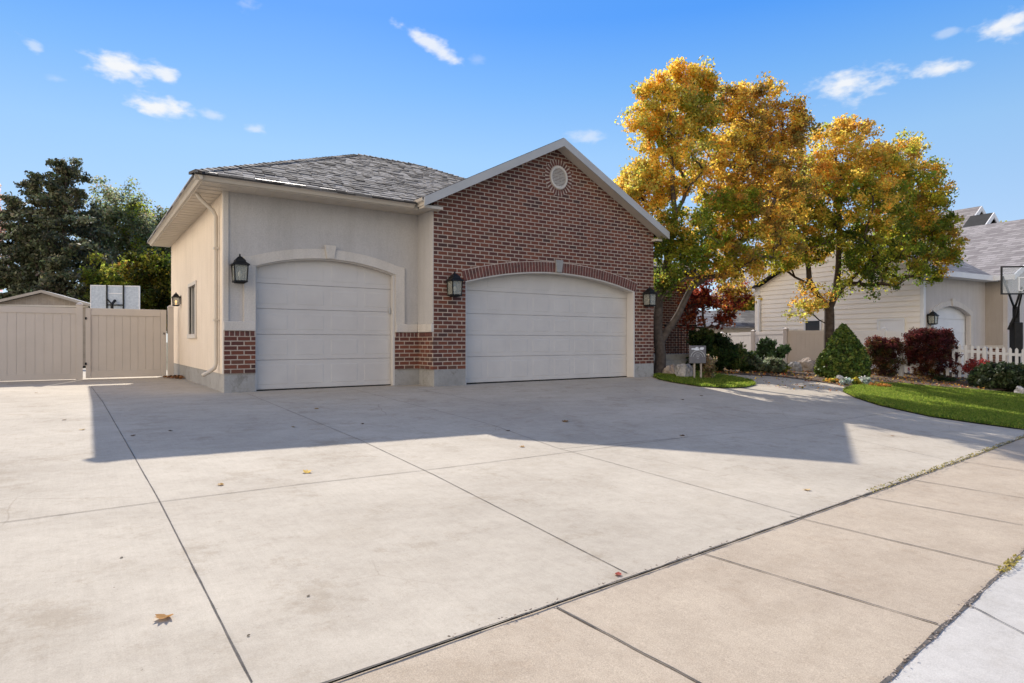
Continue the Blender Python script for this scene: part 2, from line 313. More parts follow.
# ------------------------------------------------------------------ object helpers
def tag(o, label=None, cat=None, group=None, kind=None):
    if label: o['label'] = label
    if cat: o['category'] = cat
    if group: o['group'] = group
    if kind: o['kind'] = kind
    return o
def thing(name, label, cat, loc=(0, 0, 0), rz=0, group=None):
    o = bpy.data.objects.new(name, None); COL.objects.link(o); o.location = loc; o.rotation_euler = (0, 0, rz); o.empty_display_size = .3
    return tag(o, label, cat, group)
def copy_thing(root, loc, rz, label, group=None):
    r = root.copy(); COL.objects.link(r); r.location = loc; r.rotation_euler = (0, 0, rz); r['label'] = label
    if group: r['group'] = group
    for ch in list(root.children):
        c = ch.copy(); COL.objects.link(c); c.parent = r
        for g in list(ch.children):
            d = g.copy(); COL.objects.link(d); d.parent = c
    return r
class MB:
    def __init__(s): s.v = []; s.f = []
    def add(s, vs, fs):
        k = len(s.v); s.v += [tuple(map(float, p)) for p in vs]; s.f += [tuple(i + k for i in f) for f in fs]; return s
    def box(s, x0, x1, y0, y1, z0, z1):
        return s.add([(x0, y0, z0), (x1, y0, z0), (x1, y1, z0), (x0, y1, z0), (x0, y0, z1), (x1, y0, z1), (x1, y1, z1), (x0, y1, z1)],
                     [(0, 3, 2, 1), (4, 5, 6, 7), (0, 1, 5, 4), (1, 2, 6, 5), (2, 3, 7, 6), (3, 0, 4, 7)])
    def obox(s, c, ax, ay, az):
        """oriented box: centre and three half-axis vectors"""
        c, ax, ay, az = map(Vector, (c, ax, ay, az)); vs = []
        for k in (-1, 1):
            for (i, j) in ((-1, -1), (1, -1), (1, 1), (-1, 1)): vs.append(c + ax * i + ay * j + az * k)
        return s.add(vs, [(0, 3, 2, 1), (4, 5, 6, 7), (0, 1, 5, 4), (1, 2, 6, 5), (2, 3, 7, 6), (3, 0, 4, 7)])
    def bar(s, a, b, w, h, up=(0, 0, 1)):
        a, b = Vector(a), Vector(b); d = b - a; u = Vector(up); sd = d.cross(u)
        if sd.length < 1e-6: sd = Vector((1, 0, 0))
        sd.normalize(); uu = sd.cross(d).normalized()
        return s.obox((a + b) / 2, d / 2, sd * w / 2, uu * h / 2)
    def prism_y(s, pts, y0, y1):
        """polygon in XZ (counter-clockwise seen from -Y) extruded along Y"""
        n = len(pts); vs = [(x, y0, z) for x, z in pts] + [(x, y1, z) for x, z in pts]
        return s.add(vs, [tuple(range(n)), tuple(range(2 * n - 1, n - 1, -1))] + [(i, i + n, (i + 1) % n + n, (i + 1) % n) for i in range(n)])
    def slab(s, top, th):
        """roof slab: top polygon in 3-D, thickness th straight down"""
        n = len(top); vs = list(top) + [(x, y, z - th) for x, y, z in top]
        return s.add(vs, [tuple(range(n)), tuple(range(2 * n - 1, n - 1, -1))] + [((i + 1) % n, i, i + n, (i + 1) % n + n) for i in range(n)])
    def tube(s, path, r, n=8, cap=True):
        path = [Vector(p) for p in path]; rs = r if isinstance(r, (list, tuple)) else [r] * len(path)
        k = len(s.v); prev = None
        for i, p in enumerate(path):
            d = (path[min(i + 1, len(path) - 1)] - path[max(i - 1, 0)]).normalized()
            if prev is None:
                a = d.cross(Vector((0.3, 0.7, 0.64)));
                if a.length < .1: a = d.cross(Vector((1, 0, 0)))
            else: a = prev - d * prev.dot(d)
            a.normalize(); prev = a; b = d.cross(a)
            for j in range(n):
                t = 2 * math.pi * j / n; q = p + (a * math.cos(t) + b * math.sin(t)) * rs[i]; s.v.append(tuple(q))
        for i in range(len(path) - 1):
            for j in range(n):
                s.f.append((k + i * n + j, k + i * n + (j + 1) % n, k + (i + 1) * n + (j + 1) % n, k + (i + 1) * n + j))
        if cap:
            s.f.append(tuple(k + j for j in range(n - 1, -1, -1))); s.f.append(tuple(k + (len(path) - 1) * n + j for j in range(n)))
        return s
    def lathe(s, prof, c=(0, 0, 0), n=16, sq=False):
        k = len(s.v); off = math.pi / n if sq else 0
        for (r, z) in prof:
            for j in range(n):
                t = 2 * math.pi * j / n + off; s.v.append((c[0] + r * math.cos(t), c[1] + r * math.sin(t), c[2] + z))
        for i in range(len(prof) - 1):
            for j in range(n):
                s.f.append((k + i * n + j, k + i * n + (j + 1) % n, k + (i + 1) * n + (j + 1) % n, k + (i + 1) * n + j))
        s.f.append(tuple(k + j for j in range(n - 1, -1, -1))); s.f.append(tuple(k + (len(prof) - 1) * n + j for j in range(n)))
        return s
    def build(s, name, material, parent=None, bevel=0, smooth=False, seg=2):
        me = bpy.data.meshes.new(name); me.from_pydata(s.v, [], s.f); me.validate(); me.update()
        o = bpy.data.objects.new(name, me); COL.objects.link(o)
        if material: me.materials.append(MT[material])
        if parent is not None: o.parent = parent
        if smooth: me.polygons.foreach_set('use_smooth', [True] * len(me.polygons))
        if bevel:
            b = o.modifiers.new('bevel', 'BEVEL'); b.width = bevel; b.segments = seg; b.limit_method = 'ANGLE'
        return o
def arc(x0, x1, zs, za, n=24):
    """points from (x0,zs) over an apex za to (x1,zs), a circular segment"""
    h = za - zs; w = (x1 - x0) / 2; r = (w * w + h * h) / (2 * h); cx = (x0 + x1) / 2; cz = za - r; a = math.asin(w / r)
    return [(cx + r * math.sin(t), cz + r * math.cos(t)) for t in np.linspace(-a, a, n)], (cx, cz, r, a)

# ------------------------------------------------------------------ ground sheets
import bmesh
def sheet(name, poly, off, material, kind='structure', res=.6, thick=0, parent=None, edge_noise=0):
    bm = bmesh.new()
    if edge_noise:
        q = []
        for i, p in enumerate(poly):
            a = Vector((p[0], p[1])); b = Vector((poly[(i + 1) % len(poly)][0], poly[(i + 1) % len(poly)][1])); k = max(1, int((b - a).length / .12))
            if k > 400: k = 1
            for j in range(k):
                c = a.lerp(b, j / k); q.append((c.x + edge_noise * (mnoise.noise(Vector((c.x * 3, c.y * 3, 1.7)))), c.y + edge_noise * mnoise.noise(Vector((c.x * 3, c.y * 3, 9.1)))))
        poly = q
    vs = [bm.verts.new((p[0], p[1], 0)) for p in poly]; f = bm.faces.new(vs)
    if f.normal.z < 0: f.normal_flip()
    bm.normal_update()
    xs = [p[0] for p in poly]; ys = [p[1] for p in poly]
    cuts = [((x, 0, 0), (1, 0, 0)) for x in np.arange(max(min(xs), -12) + .01, min(max(xs), 40), res)] + [((0, y, 0), (0, 1, 0)) for y in np.arange(max(min(ys), -3) + .01, min(max(ys), 11.9), res)]
    for co, no in cuts:
        bmesh.ops.bisect_plane(bm, geom=bm.verts[:] + bm.edges[:] + bm.faces[:], plane_co=co, plane_no=no)
    for v in bm.verts: v.co.z = gz(v.co.x, v.co.y) + off
    bmesh.ops.triangulate(bm, faces=[f for f in bm.faces if len(f.verts) > 4])
    for f in bm.faces:
        if f.normal.z < 0: f.normal_flip()
    if thick:
        edges = [e for e in bm.edges if e.is_boundary]
        r = bmesh.ops.extrude_edge_only(bm, edges=edges)
        for v in [g for g in r['geom'] if isinstance(g, bmesh.types.BMVert)]: v.co.z -= thick
    bmesh.ops.recalc_face_normals(bm, faces=bm.faces)
    me = bpy.data.meshes.new(name); bm.to_mesh(me); bm.free(); me.materials.append(MT[material])
    o = bpy.data.objects.new(name, me); COL.objects.link(o)
    if parent is not None: o.parent = parent
    else: tag(o, kind=kind)
    return o
def G(*pts): return [gnd(*p) for p in pts]
sheet('ground', [(-900, -900), (900, -900), (900, 900), (-900, 900)], -.05, 'soil', res=1.5)

# pavement lines measured on the ground
def seamY1(X): return 2.12 + (X - .69) * .1175 if X < 12 else 3.45 + (X - 12) * .1
def seamY2(X): return 1.119 + (X - 2.45) * .1225
LAWN_EDGE = G((1023, 430), (975, 423.5), (930, 417), (880, 406), (855, 398), (843, 392))
WALK_R = G((846, 387), (835, 384.5), (817, 381.6), (795, 378.7), (770, 376.3), (740, 374.8), (714, 373.6), (700, 373))
ISLAND = G((653, 377.3), (658, 379.7), (668, 382), (680, 384), (700, 387), (725, 388.6), (745, 388), (756, 385.4), (752, 381.5), (735, 378), (714, 374.8), (700, 373.6), (685, 372.5), (664, 372))
drv = [(x, seamY1(x)) for x in (-30, -9, 0, 3, 6, 9, 12, 13.2)] + LAWN_EDGE + WALK_R + [(17.5, 14.4), (12.4, 14.4), (12.4, 12.3), (2.3, 12.3), (2.3, 26), (-9, 26), (-30, 26)]
sheet('driveway', drv, 0.0, 'driveway_concrete', res=.75)
sheet('sidewalk', [(x, seamY1(x) - .003) for x in (-30, 0, 6, 12, 40)] + [(x, seamY2(x) + .003) for x in (40, 12, 6, 0, -30)], -.004, 'sidewalk_concrete', res=.75)
sheet('driveway_apron', [(x, seamY2(x) - .004) for x in (-30, 0, 6, 12, 40)] + [(40, 3.2), (12, -.2), (0, -1.4), (-30, -4)], .006, 'apron_concrete', res=.75)
sheet('road', [(-200, -20), (-30, -4.05), (0, -1.45), (12, -.25), (40, 3.15), (200, 20), (200, -8), (0, -12), (-200, -30)], -.03, 'asphalt', res=2)
lawn_poly = LAWN_EDGE[:] + G((846, 389), (858, 386), (872, 384), (900, 385), (940, 388.5), (985, 392), (1023, 396)) + [(26, 6.6), (34, 7), (40, 6.3), (40, seamY1(40) + .05), (14, seamY1(14) + .35)]
sheet('lawn', lawn_poly, .02, 'lawn_base', edge_noise=.03)
sheet('lawn_island', ISLAND, .022, 'lawn_base', edge_noise=.02)
mulch_poly = WALK_R[:] + [(17.5, 14.6), (18, 24), (30, 30), (34, 10), (30, 6.7)] + G((985, 391.5), (940, 388), (900, 384.5), (872, 383.5), (858, 385.5), (846, 388.5))
sheet('mulch_bed', mulch_poly, .008, 'mulch', edge_noise=.05)
sheet('neighbour_driveway', [(25.6, 9.6), (34, 9.6), (42, 4.2), (27.5, 5.2)], .012, 'apron_concrete')

def ribbon(name, pts, w, off, material, jitter=0, step=.12, kind='structure', seed=0, taper=False):
    P = [Vector((p[0], p[1])) for p in pts]; q = []
    for a, b in zip(P[:-1], P[1:]):
        k = max(1, int((b - a).length / step)); q += [a.lerp(b, i / k) for i in range(k)]
    q.append(P[-1]); vs = []; fs = []
    for i, p in enumerate(q):
        d = (q[min(i + 1, len(q) - 1)] - q[max(i - 1, 0)]).normalized(); nrm = Vector((-d.y, d.x))
        n1 = mnoise.noise(Vector((p.x * 6 + seed, p.y * 6, 0))); n2 = mnoise.noise(Vector((p.x * 6 + seed, p.y * 6, 5.3)))
        ww = w(p.x) if callable(w) else w
        a = p + nrm * ww / 2 * (1 + jitter * n1 * 2); b = p - nrm * ww / 2 * (1 + jitter * n2 * 2)
        for c in (a, b): vs.append((c.x, c.y, gz(c.x, c.y) + off))
    for i in range(len(q) - 1): fs.append((2 * i, 2 * i + 1, 2 * i + 3, 2 * i + 2))
    m = MB(); m.v = vs; m.f = fs; o = m.build(name, material); tag(o, kind=kind); return o
J = [G((91, 386.5), (160, 502), (252, 683)) + [(1.0 - .0, seamY1(1.0) + .01)],
     G((0, 523), (160, 502), (300, 484.6), (420, 471), (540, 456), (690, 437)),
     G((247, 394), (362, 441), (434, 475), (620, 570), (627, 573.5)),
     G((346, 388.5), (492, 425), (557, 448), (699, 487), (804, 516.5)),
     G((640, 398), (745, 418), (834, 435), (943, 459)),
     G((560, 449), (690, 437), (780, 429), (894, 412), (925, 408.5)),
     G((395, 386), (500, 405), (640, 398))]
J[0] = J[0][:3]
for i, p in enumerate(J):
    ribbon('control_joint', p, .006, .0035, 'joint', .35, .1, seed=i)
ribbon('driveway_seam', [(x, seamY1(x) - .004) for x in (-20, 0, 2, 4, 6, 9, 12, 16)], lambda x: .011 if x < 5 else .016, .006, 'joint', .6, .06)
ribbon('apron_seam', [(x, seamY2(x)) for x in (-20, 0, 2, 4, 6, 9, 12, 16)], .015, .010, 'joint', .7, .06, seed=3)
for i, (a, b) in enumerate([((557, 607), (702, 684)), ((698, 552), (938, 624)), ((790, 516), (1001, 566)), ((857, 495), (1023, 525)), ((905, 478.5), (1024, 498)), ((960, 461), (1024, 471)), ]):
    A, B = gnd(*a), gnd(*b)
    ribbon('sidewalk_joint', [A, B], .010, .0015, 'joint', .6, .05, seed=i * 3)
ribbon('apron_joint', [gnd(962, 603), gnd(1060, 655)], .008, .0125, 'joint', .8, .05, seed=5)
ribbon('walkway_edge', WALK_R[1:6], .07, .02, 'mulch', .9, .06, seed=8)
# weathered debris lying in the apron seam
def scatter_chips(name, line, n, spread, size, material, seed, pal, label):
    r = random.Random(seed); vs = []; fs = []; cols = []
    for _ in range(n):
        X = r.uniform(*line[1]); Y = line[0](X) + r.gauss(0, spread); z = gz(X, Y) + .013; s = size * r.uniform(.4, 1.3); a = r.uniform(0, 6.3)
        k = len(vs); dx, dy = math.cos(a) * s, math.sin(a) * s; t = r.uniform(.3, .8)
        vs += [(X - dx, Y - dy, z), (X + dy * t, Y - dx * t, z + s * .5 * r.random()), (X + dx, Y + dy, z + s * .3), (X - dy * t, Y + dx * t, z)]
        fs.append((k, k + 1, k + 2, k + 3)); c = r.choice(pal); f = r.uniform(.7, 1.3); cols.append(tuple(q * f for q in c))
    return tinted(name, np.array(vs), np.array(fs), np.array(cols), material)
def tinted(name, vs, fs, cols, material, parent=None):
    """mesh of separate same-sized faces with one colour each, stored per vertex as 'tint'"""
    k = fs.shape[1]; me = bpy.data.meshes.new(name)
    me.vertices.add(len(vs)); me.vertices.foreach_set('co', np.asarray(vs, dtype=np.float32).ravel())
    me.loops.add(fs.size); me.loops.foreach_set('vertex_index', fs.astype(np.int32).ravel())
    me.polygons.add(len(fs)); me.polygons.foreach_set('loop_start', np.arange(0, fs.size, k, dtype=np.int32)); me.polygons.foreach_set('loop_total', np.full(len(fs), k, dtype=np.int32))
    me.update(); a = me.color_attributes.new('tint', 'FLOAT_COLOR', 'POINT')
    c = np.ones((len(vs), 4), dtype=np.float32); per = len(vs) // len(cols); c[:, :3] = np.repeat(cols, per, axis=0); a.data.foreach_set('color', c.ravel())
    me.materials.append(MT[material]); o = bpy.data.objects.new(name, me); COL.objects.link(o)
    if parent is not None: o.parent = parent
    return o
o = scatter_chips('seam_debris', (seamY2, (2.0, 8)), 700, .010, .008, 'dry_leaf', 3, [(.34, .28, .23), (.42, .36, .30), (.16, .12, .09)], ''); tag(o, 'brown grit and chips lying in the apron seam', 'debris', kind='stuff')
o = scatter_chips('seam_litter', (seamY1, (1.2, 9)), 320, .007, .007, 'dry_leaf', 4, [(.16, .12, .09), (.24, .19, .15), (.08, .06, .04)], ''); tag(o, 'dark grit in the seam between driveway and sidewalk', 'debris', kind='stuff')

# ------------------------------------------------------------------ leaves and foliage
def leaf_cloud(centres, radii, cols, per, size, elong=1.0, flat=1.0, up=.0, jitter=.16, huej=.1, rng=RNG):
    """many small folded leaves around cluster centres; returns verts, quads, tint"""
    N = len(centres) * per
    c = np.repeat(centres, per, axis=0); r = np.repeat(radii, per)[:, None]
    d = rng.normal(size=(N, 3)); d /= np.linalg.norm(d, axis=1)[:, None]
    p = c + d * r * (rng.random((N, 1)) ** .6) * np.array([1, 1, flat])
    nrm = rng.normal(size=(N, 3)) + d * .5 + np.array([0, 0, up]); nrm /= np.linalg.norm(nrm, axis=1)[:, None]
    t = np.cross(nrm, rng.normal(size=(N, 3))); t /= np.linalg.norm(t, axis=1)[:, None]; b = np.cross(nrm, t)
    s = size * rng.uniform(.55, 1.2, (N, 1))
    v = np.stack([p - t * s * .5 * elong, p + b * s * .42 + nrm * s * .10, p + t * s * .5 * elong, p - b * s * .42 + nrm * s * .10], axis=1).reshape(-1, 3)
    f = np.arange(4 * N).reshape(-1, 4)
    k = np.repeat(cols, per, axis=0) * (1 + rng.normal(0, jitter, (N, 1))) * (1 + rng.normal(0, huej, (N, 3)))
    return v, f, np.clip(k, .004, 1)
def blob_clusters(blobs, rng, shell=2.4):
    """blobs: centre, radii, count, palette  ->  cluster centres and colours"""
    C_, K_ = [], []
    for (c, r, n, pal) in blobs:
        d = rng.normal(size=(n, 3)); d /= np.linalg.norm(d, axis=1)[:, None]
        C_.append(np.array(c) + d * np.array(r) * (rng.random((n, 1)) ** (1 / shell)))
        P = np.array(pal); w = rng.random(n); K_.append(P[rng.integers(0, len(P), n)])
    return np.concatenate(C_), np.concatenate(K_)
def px_blob(x, y, d, rx, ry, n, pal, rd=None):
    c = at(x, y, d); k = d / FPX; a = rx * k; e = ry * k
    return (c, (a, a if rd is None else rd, e), n, pal)
def branches(trunk, trunk_r, centres, twig=.012, lift=.12, seed=0, maxr=None, every=1):
    """grow limbs from the trunk polyline to the leaf clusters"""
    r = random.Random(seed); nodes = []; par = []; paths = []
    for i, p in enumerate(trunk): nodes.append(Vector(p)); par.append(i - 1)
    ntr = len(trunk); base_ = Vector(trunk[0])
    order = sorted(range(len(centres)), key=lambda i: (Vector(centres[i]) - base_).length)[::every]
    start = 1 if ntr < 4 else 2
    for i in order:
        c = Vector(centres[i]); best = None
        arr = np.array([tuple(q) for q in nodes[start:]]); dv = arr - np.array(c); dist = np.sqrt((dv ** 2).sum(1)); pen = dist + np.maximum(0, dv[:, 2] + .25 * dist) * 1.6
        j = int(pen.argmin()) + start; a = nodes[j]; L = (c - a).length; k = max(2, int(L / .35)); last = j; path = [j]
        bend = Vector((r.uniform(-1, 1), r.uniform(-1, 1), r.uniform(.1, 1))) * L * lift
        for q in range(1, k + 1):
            t = q / k; p = a.lerp(c, t) + bend * math.sin(math.pi * t) + Vector((r.gauss(0, 1), r.gauss(0, 1), r.gauss(0, 1))) * .02 * L * (t < 1)
            nodes.append(p); par.append(last); last = len(nodes) - 1; path.append(last)
        paths.append(path)
    cnt = [0.0] * len(nodes)
    for p in paths: cnt[p[-1]] += 1
    for i in range(len(nodes) - 1, 0, -1):
        if par[i] >= 0: cnt[par[i]] += cnt[i]
    tw = twig * .9; tot = max(1, cnt[0]); 
    m = MB()
    def rad(i): return min(tw * max(1, cnt[i]) ** .46, (maxr or trunk_r) * .62)
    for p in paths:
        rs = [rad(p[1]) if i == 0 else rad(q) for i, q in enumerate(p)]
        m.tube([nodes[q] for q in p], rs, 6, False)
    return m
def shift_tree(o_v, org): return o_v - np.array(org)
def make_tree(name, label, cat, origin, trunks, blobs, per, size, crad, seed=1, bark='bark', leaf='leaf', elong=1.1, flat=.8, twig=.012, group=None, trunk_tint=None, jitter=.16, huej=.1, shell=2.4, up=0, every=1):
    rng = np.random.default_rng(seed); org = np.array(origin, float)
    t = thing(name, label, cat, tuple(org), 0, group)
    C_, K_ = blob_clusters(blobs, rng, shell)
    v, f, k = leaf_cloud(C_, rng.uniform(.6, 1.25, len(C_)) * crad, K_, per, size, elong, flat, up, jitter, huej, rng)
    tinted('crown', v - org, f, k, leaf, t)
    m = MB()
    for ti, (pts, r0, r1) in enumerate(trunks):
        P = [Vector(p) for p in pts]; q = []
        for i in range(len(P) - 1):
            for s in range(4): q.append(P[i].lerp(P[i + 1], s / 4))
        q.append(P[-1]); n = len(q)
        for i in range(1, n - 1): q[i] = q[i] + Vector((mnoise.noise(q[i] * 1.3 + Vector((seed, 0, 0))), mnoise.noise(q[i] * 1.3 + Vector((0, seed, 3))), 0)) * .06
        rs = [r0 + (r1 - r0) * i / (n - 1) for i in range(n)]
        if ti == 0: rs[0] *= 1.45; rs[1] *= 1.12
        m.tube([tuple(a - Vector(org)) for a in q], rs, 12)
    m.build('trunk', bark, t, smooth=True)
    # limbs grow from all trunk polylines
    allp = [p for (pts, _, _) in trunks for p in pts]
    bm_ = branches([tuple(Vector(p) - Vector(org)) for p in allp], trunks[0][1], [c - org for c in C_], twig, .1, seed, None, every)
    if bm_.f: bm_.build('branches', bark, t, smooth=True)
    return t

# ================================================================== THE HOUSE WITH TWO GARAGE DOORS
H = thing('house', 'brick and stucco house with a narrow and a wide garage door', 'house', (0, 0, 0))
def hb(name, material, *boxes, bevel=0, parent=H):
    if name in ('foundation', 'wainscot', 'eave_return', 'sill_trim', 'header_mortar', 'side_wall', 'wing_wall', 'back_wall', 'fascia'):
        return [MB().box(*b).build(name, material, parent, bevel) for b in boxes][-1]
    m = MB()
    for b in boxes: m.box(*b)
    return m.build(name, material, parent, bevel)
# --- stucco bay
X0, XC, X1 = 2.13, 5.97, 12.45
YS, YB = 12.15, 11.45
arcS, aS = arc(2.655, 5.42, 2.31, 2.535); arcB, aB = arc(6.72, 11.74, 2.20, 2.535, 40)
m = MB(); m.prism_y([(X0, .33), (2.655, .33)] + arcS + [(5.42, .33), (5.97, .33), (5.97, 3.70), (X0, 3.70)], YS, YS + .115)
m.build('stucco_wall', 'stucco', H)
hb('side_wall', 'side_stucco_lit', (X0, X0 + .18, YS + .117, 15.37, .33, 3.70), (X0, X0 + .18, 16.42, 20.0, .33, 3.70), (X0, X0 + .18, 15.37, 16.42, .33, 1.09), (X0, X0 + .18, 15.37, 16.42, 2.20, 3.70))
hb('return_wall', 'stucco', (5.952, 6.06, YB + .01, YS + .0, 1.29, 3.70))
hb('back_wall', 'stucco', (X0 + .18, X1 - .2, 20.0, 20.2, 0, 3.7), (X1 - .2, X1 - .002, YB + .13, 24, 0, 3.7))
hb('corner_trim', 'trim_stucco', (X0 - .022, X0 + .075, YS - .02, YS + .075, .33, 3.69), bevel=.008)
# --- foundation
hb('foundation', 'foundation_concrete', (X0 - .004, 2.655, YS - .012, YS + .115, -.3, .34), (X0 + .012, X0 + .18, YS + .117, 20, -.3, .345), (5.42, 5.99, YS - .012, YS + .115, -.3, .34),
   (5.968, 6.72, YB - .004, YB + .115, -.3, .34), (5.972, 6.06, YB + .117, YS - .014, -.3, .34), (11.74, X1, YB - .004, YB + .115, -.3, .345), bevel=.006)
# --- brick base with sill trim
hb('wainscot', 'brick', (X0 - .005, 2.655, YS - .035, YS - .001, .341, 1.012), (5.42, 5.938, YS - .035, YS - .001, .341, 1.012), (5.94, 6.05, YB + .004, YS - .001, .341, 1.012))
m = MB(); mo = MB()
def soldiers(xs, y, z0, z1, w, along='x'):
    for x in xs:
        if along == 'x': m.box(x, x + w, y - .045, y - .004, z0, z1)
        else: m.box(y - .012, y + .04, x, x + w, z0, z1)
soldiers(np.arange(X0 + .004, 2.60, .0865), YS, 1.020, 1.108, .068); m.build('brick_header', 'brick_single', H, .003); m = MB()
soldiers(np.arange(5.425, 5.88, .0865), YS, 1.020, 1.108, .068); m.build('brick_header', 'brick_single', H, .003); m = MB()
soldiers(np.arange(YB + .01, YS - .1, .0865), 5.938, 1.020, 1.108, .068, 'y')
m.build('brick_header', 'brick_single', H, .003)
hb('header_mortar', 'mortar', (X0 - .002, 2.655, YS - .036, YS - .001, 1.012, 1.112), (5.42, 5.938, YS - .036, YS - .001, 1.012, 1.112), (5.938, 6.05, YB + .006, YS - .037, 1.012, 1.112))
hb('sill_trim', 'trim_stucco', (X0 - .02, 2.655, YS - .075, YS - .001, 1.113, 1.285), (5.42, 5.91, YS - .075, YS - .001, 1.113, 1.285), (5.905, 6.05, YB + .004, YS - .076, 1.113, 1.285), bevel=.012)
# --- surround of the narrow door
def band(pts, y0, y1, wd, m=None):
    """flat band of width wd outside a polyline opening, in XZ"""
    m = m or MB(); n = len(pts); out = []
    for i, (x, z) in enumerate(pts):
        a = pts[max(i - 1, 0)]; b = pts[min(i + 1, n - 1)]; d = Vector((b[0] - a[0], b[1] - a[1])).normalized(); out.append((x - d.y * wd, z + d.x * wd))
    for i in range(n - 1):
        q = [pts[i], pts[i + 1], out[i + 1], out[i]]
        vs = [(x, y0, z) for x, z in q] + [(x, y1, z) for x, z in q]; m.add(vs, [(0, 1, 2, 3), (7, 6, 5, 4), (0, 4, 5, 1), (3, 2, 6, 7)])
    return m, out
m, out = band(arcS, YS - .05, YS - .001, .185)
m.box(2.655 - .20, 2.655, YS - .05, YS - .001, 1.286, 2.31); m.box(5.42, 5.62, YS - .05, YS - .001, 1.286, 2.31)
for (xa, xb, xo) in ((2.655, 2.455, out[0]), (5.42, 5.62, out[-1])):
    q = [(xa, 2.311), xo, (xb, xo[1] - .02), (xb, 2.311)]; vs = [(x, YS - .05, z) for x, z in q] + [(x, YS - .001, z) for x, z in q]
    m.add(vs, [(0, 1, 2, 3), (7, 6, 5, 4), (0, 4, 5, 1), (1, 5, 6, 2), (2, 6, 7, 3), (3, 7, 4, 0)])
sur = m.build('door_surround', 'trim_stucco', H)
m = MB(); m.prism_y([(3.965, 2.535), (4.11, 2.535), (4.155, 2.80), (3.92, 2.80)], YS - .085, YS - .052); m.build('keystone', 'trim_stucco', sur, .008)
# --- garage doors
def garage_door(x0, x1, y, zs, ncol, label):
    d = MB().box(x0 - .15, x1 + .15, y + .03, y + .05, -.02, 2.75).build('garage_door', 'door_paint', H); d['label'] = label
    for i in range(len(zs) - 1):
        m = MB(); a, b = zs[i] + .0025, zs[i + 1] - .0025
        m.box(x0 - .12, x1 + .12, y, y + .028, a, b)
        w = (x1 - x0) / ncol
        for c in range(ncol):
            u0, u1 = x0 + c * w + .07, x0 + (c + 1) * w - .07; v0, v1 = a + .085, b - .085
            k = .018
            m.add([(u0, y, v0), (u1, y, v0), (u1, y, v1), (u0, y, v1), (u0 + k, y - .0035, v0 + k), (u1 - k, y - .0035, v0 + k), (u1 - k, y - .0035, v1 - k), (u0 + k, y - .0035, v1 - k)],
                  [(4, 5, 6, 7), (0, 1, 5, 4), (1, 2, 6, 5), (2, 3, 7, 6), (3, 0, 4, 7)])
        m.build('door_section', 'door_paint', d, .006)
    MB().box(x0 + .005, x1 - .005, y - .012, y + .026, -.03, .018).build('bottom_seal', 'dark_gap', d)
    return d
d1 = garage_door(2.655, 5.42, 12.27, [.02, .571, 1.054, 1.536, 2.012, 2.55], 4, 'narrow single garage door under a smooth stucco arch')
MB().box(5.33, 5.36, 12.225, 12.262, 1.50, 1.62).build('handle', 'grey_paint', d1, .005)
d2 = garage_door(6.72, 11.74, 11.70, [.02, .587, 1.06, 1.53, 2.032, 2.56], 8, 'wide double garage door under a brick arch')
# jambs
hb('door_jamb', 'door_paint', (5.375, 5.418, YS - .01, 12.262, .0, 2.34), bevel=.004)
hb('door_jamb', 'door_paint', (11.70, 11.742, YB - .012, 11.692, .0, 2.235), bevel=.004)
hb('door_jamb', 'door_paint', (6.718, 6.745, YB + .01, 11.692, .0, 2.235), bevel=.004)
hb('door_jamb', 'door_paint', (2.652, 2.68, YS + .01, 12.262, .0, 2.34), bevel=.004)
m, _ = band([(x, z - .03) for x, z in arcB], YB - .006, 11.692, .03); m.build('arch_lining', 'door_paint', H)
m, _ = band([(x, z - .025) for x, z in arcS], YS + .004, 12.262, .025); m.build('arch_lining', 'door_paint', H)
# --- brick gable
EV_L, EV_R, APX, EVZ, APZ = 5.61, 12.70, 9.155, 3.80, 5.605
SL = (APZ - EVZ) / (APX - EV_L)
def rz_(x): return APZ - SL * abs(x - APX)
m = MB(); m.prism_y([(XC, .341), (6.72, .341)] + arcB + [(11.74, .341), (X1, .341), (X1, rz_(X1) - .16), (APX, APZ - .16), (XC, rz_(XC) - .16)], YB, YB + .115)
m.build('brick_wall', 'brick', H)
# arch of soldier bricks
cx, cz, r, a = aB; m = MB(); nb = 62
ba, bb = -a - .004, a + .004
for i in range(nb):
    t0 = ba + (bb - ba) * i / nb; t1 = ba + (bb - ba) * (i + .80) / nb
    if i == nb // 2: m.build('brick_arch', 'brick_single', H, .003); m = MB()
    if abs((t0 + t1) / 2 - 0.0) < .010: continue
    q = [(cx + rr * math.sin(t), cz + rr * math.cos(t)) for rr, t in ((r, t0), (r, t1), (r + .225, t1), (r + .225, t0))]
    vs = [(x, YB - .022, z) for x, z in q] + [(x, YB + .0, z) for x, z in q]; m.add(vs, [(0, 1, 2, 3), (7, 6, 5, 4), (0, 4, 5, 1), (1, 5, 6, 2), (2, 6, 7, 3), (3, 7, 4, 0)])
ba_ = m.build('brick_arch', 'brick_single', H, .003)
m, _ = band([(cx + r * math.sin(t), cz + r * math.cos(t)) for t in np.linspace(ba, bb, 40)], YB - .014, YB - .001, .240); m.build('arch_mortar', 'mortar', ba_)
m = MB(); m.prism_y([(cx - .075, 2.535), (cx + .075, 2.535), (cx + .115, 2.825), (cx - .115, 2.825)], YB - .055, YB - .024); m.build('keystone', 'foundation_concrete', H, .006)
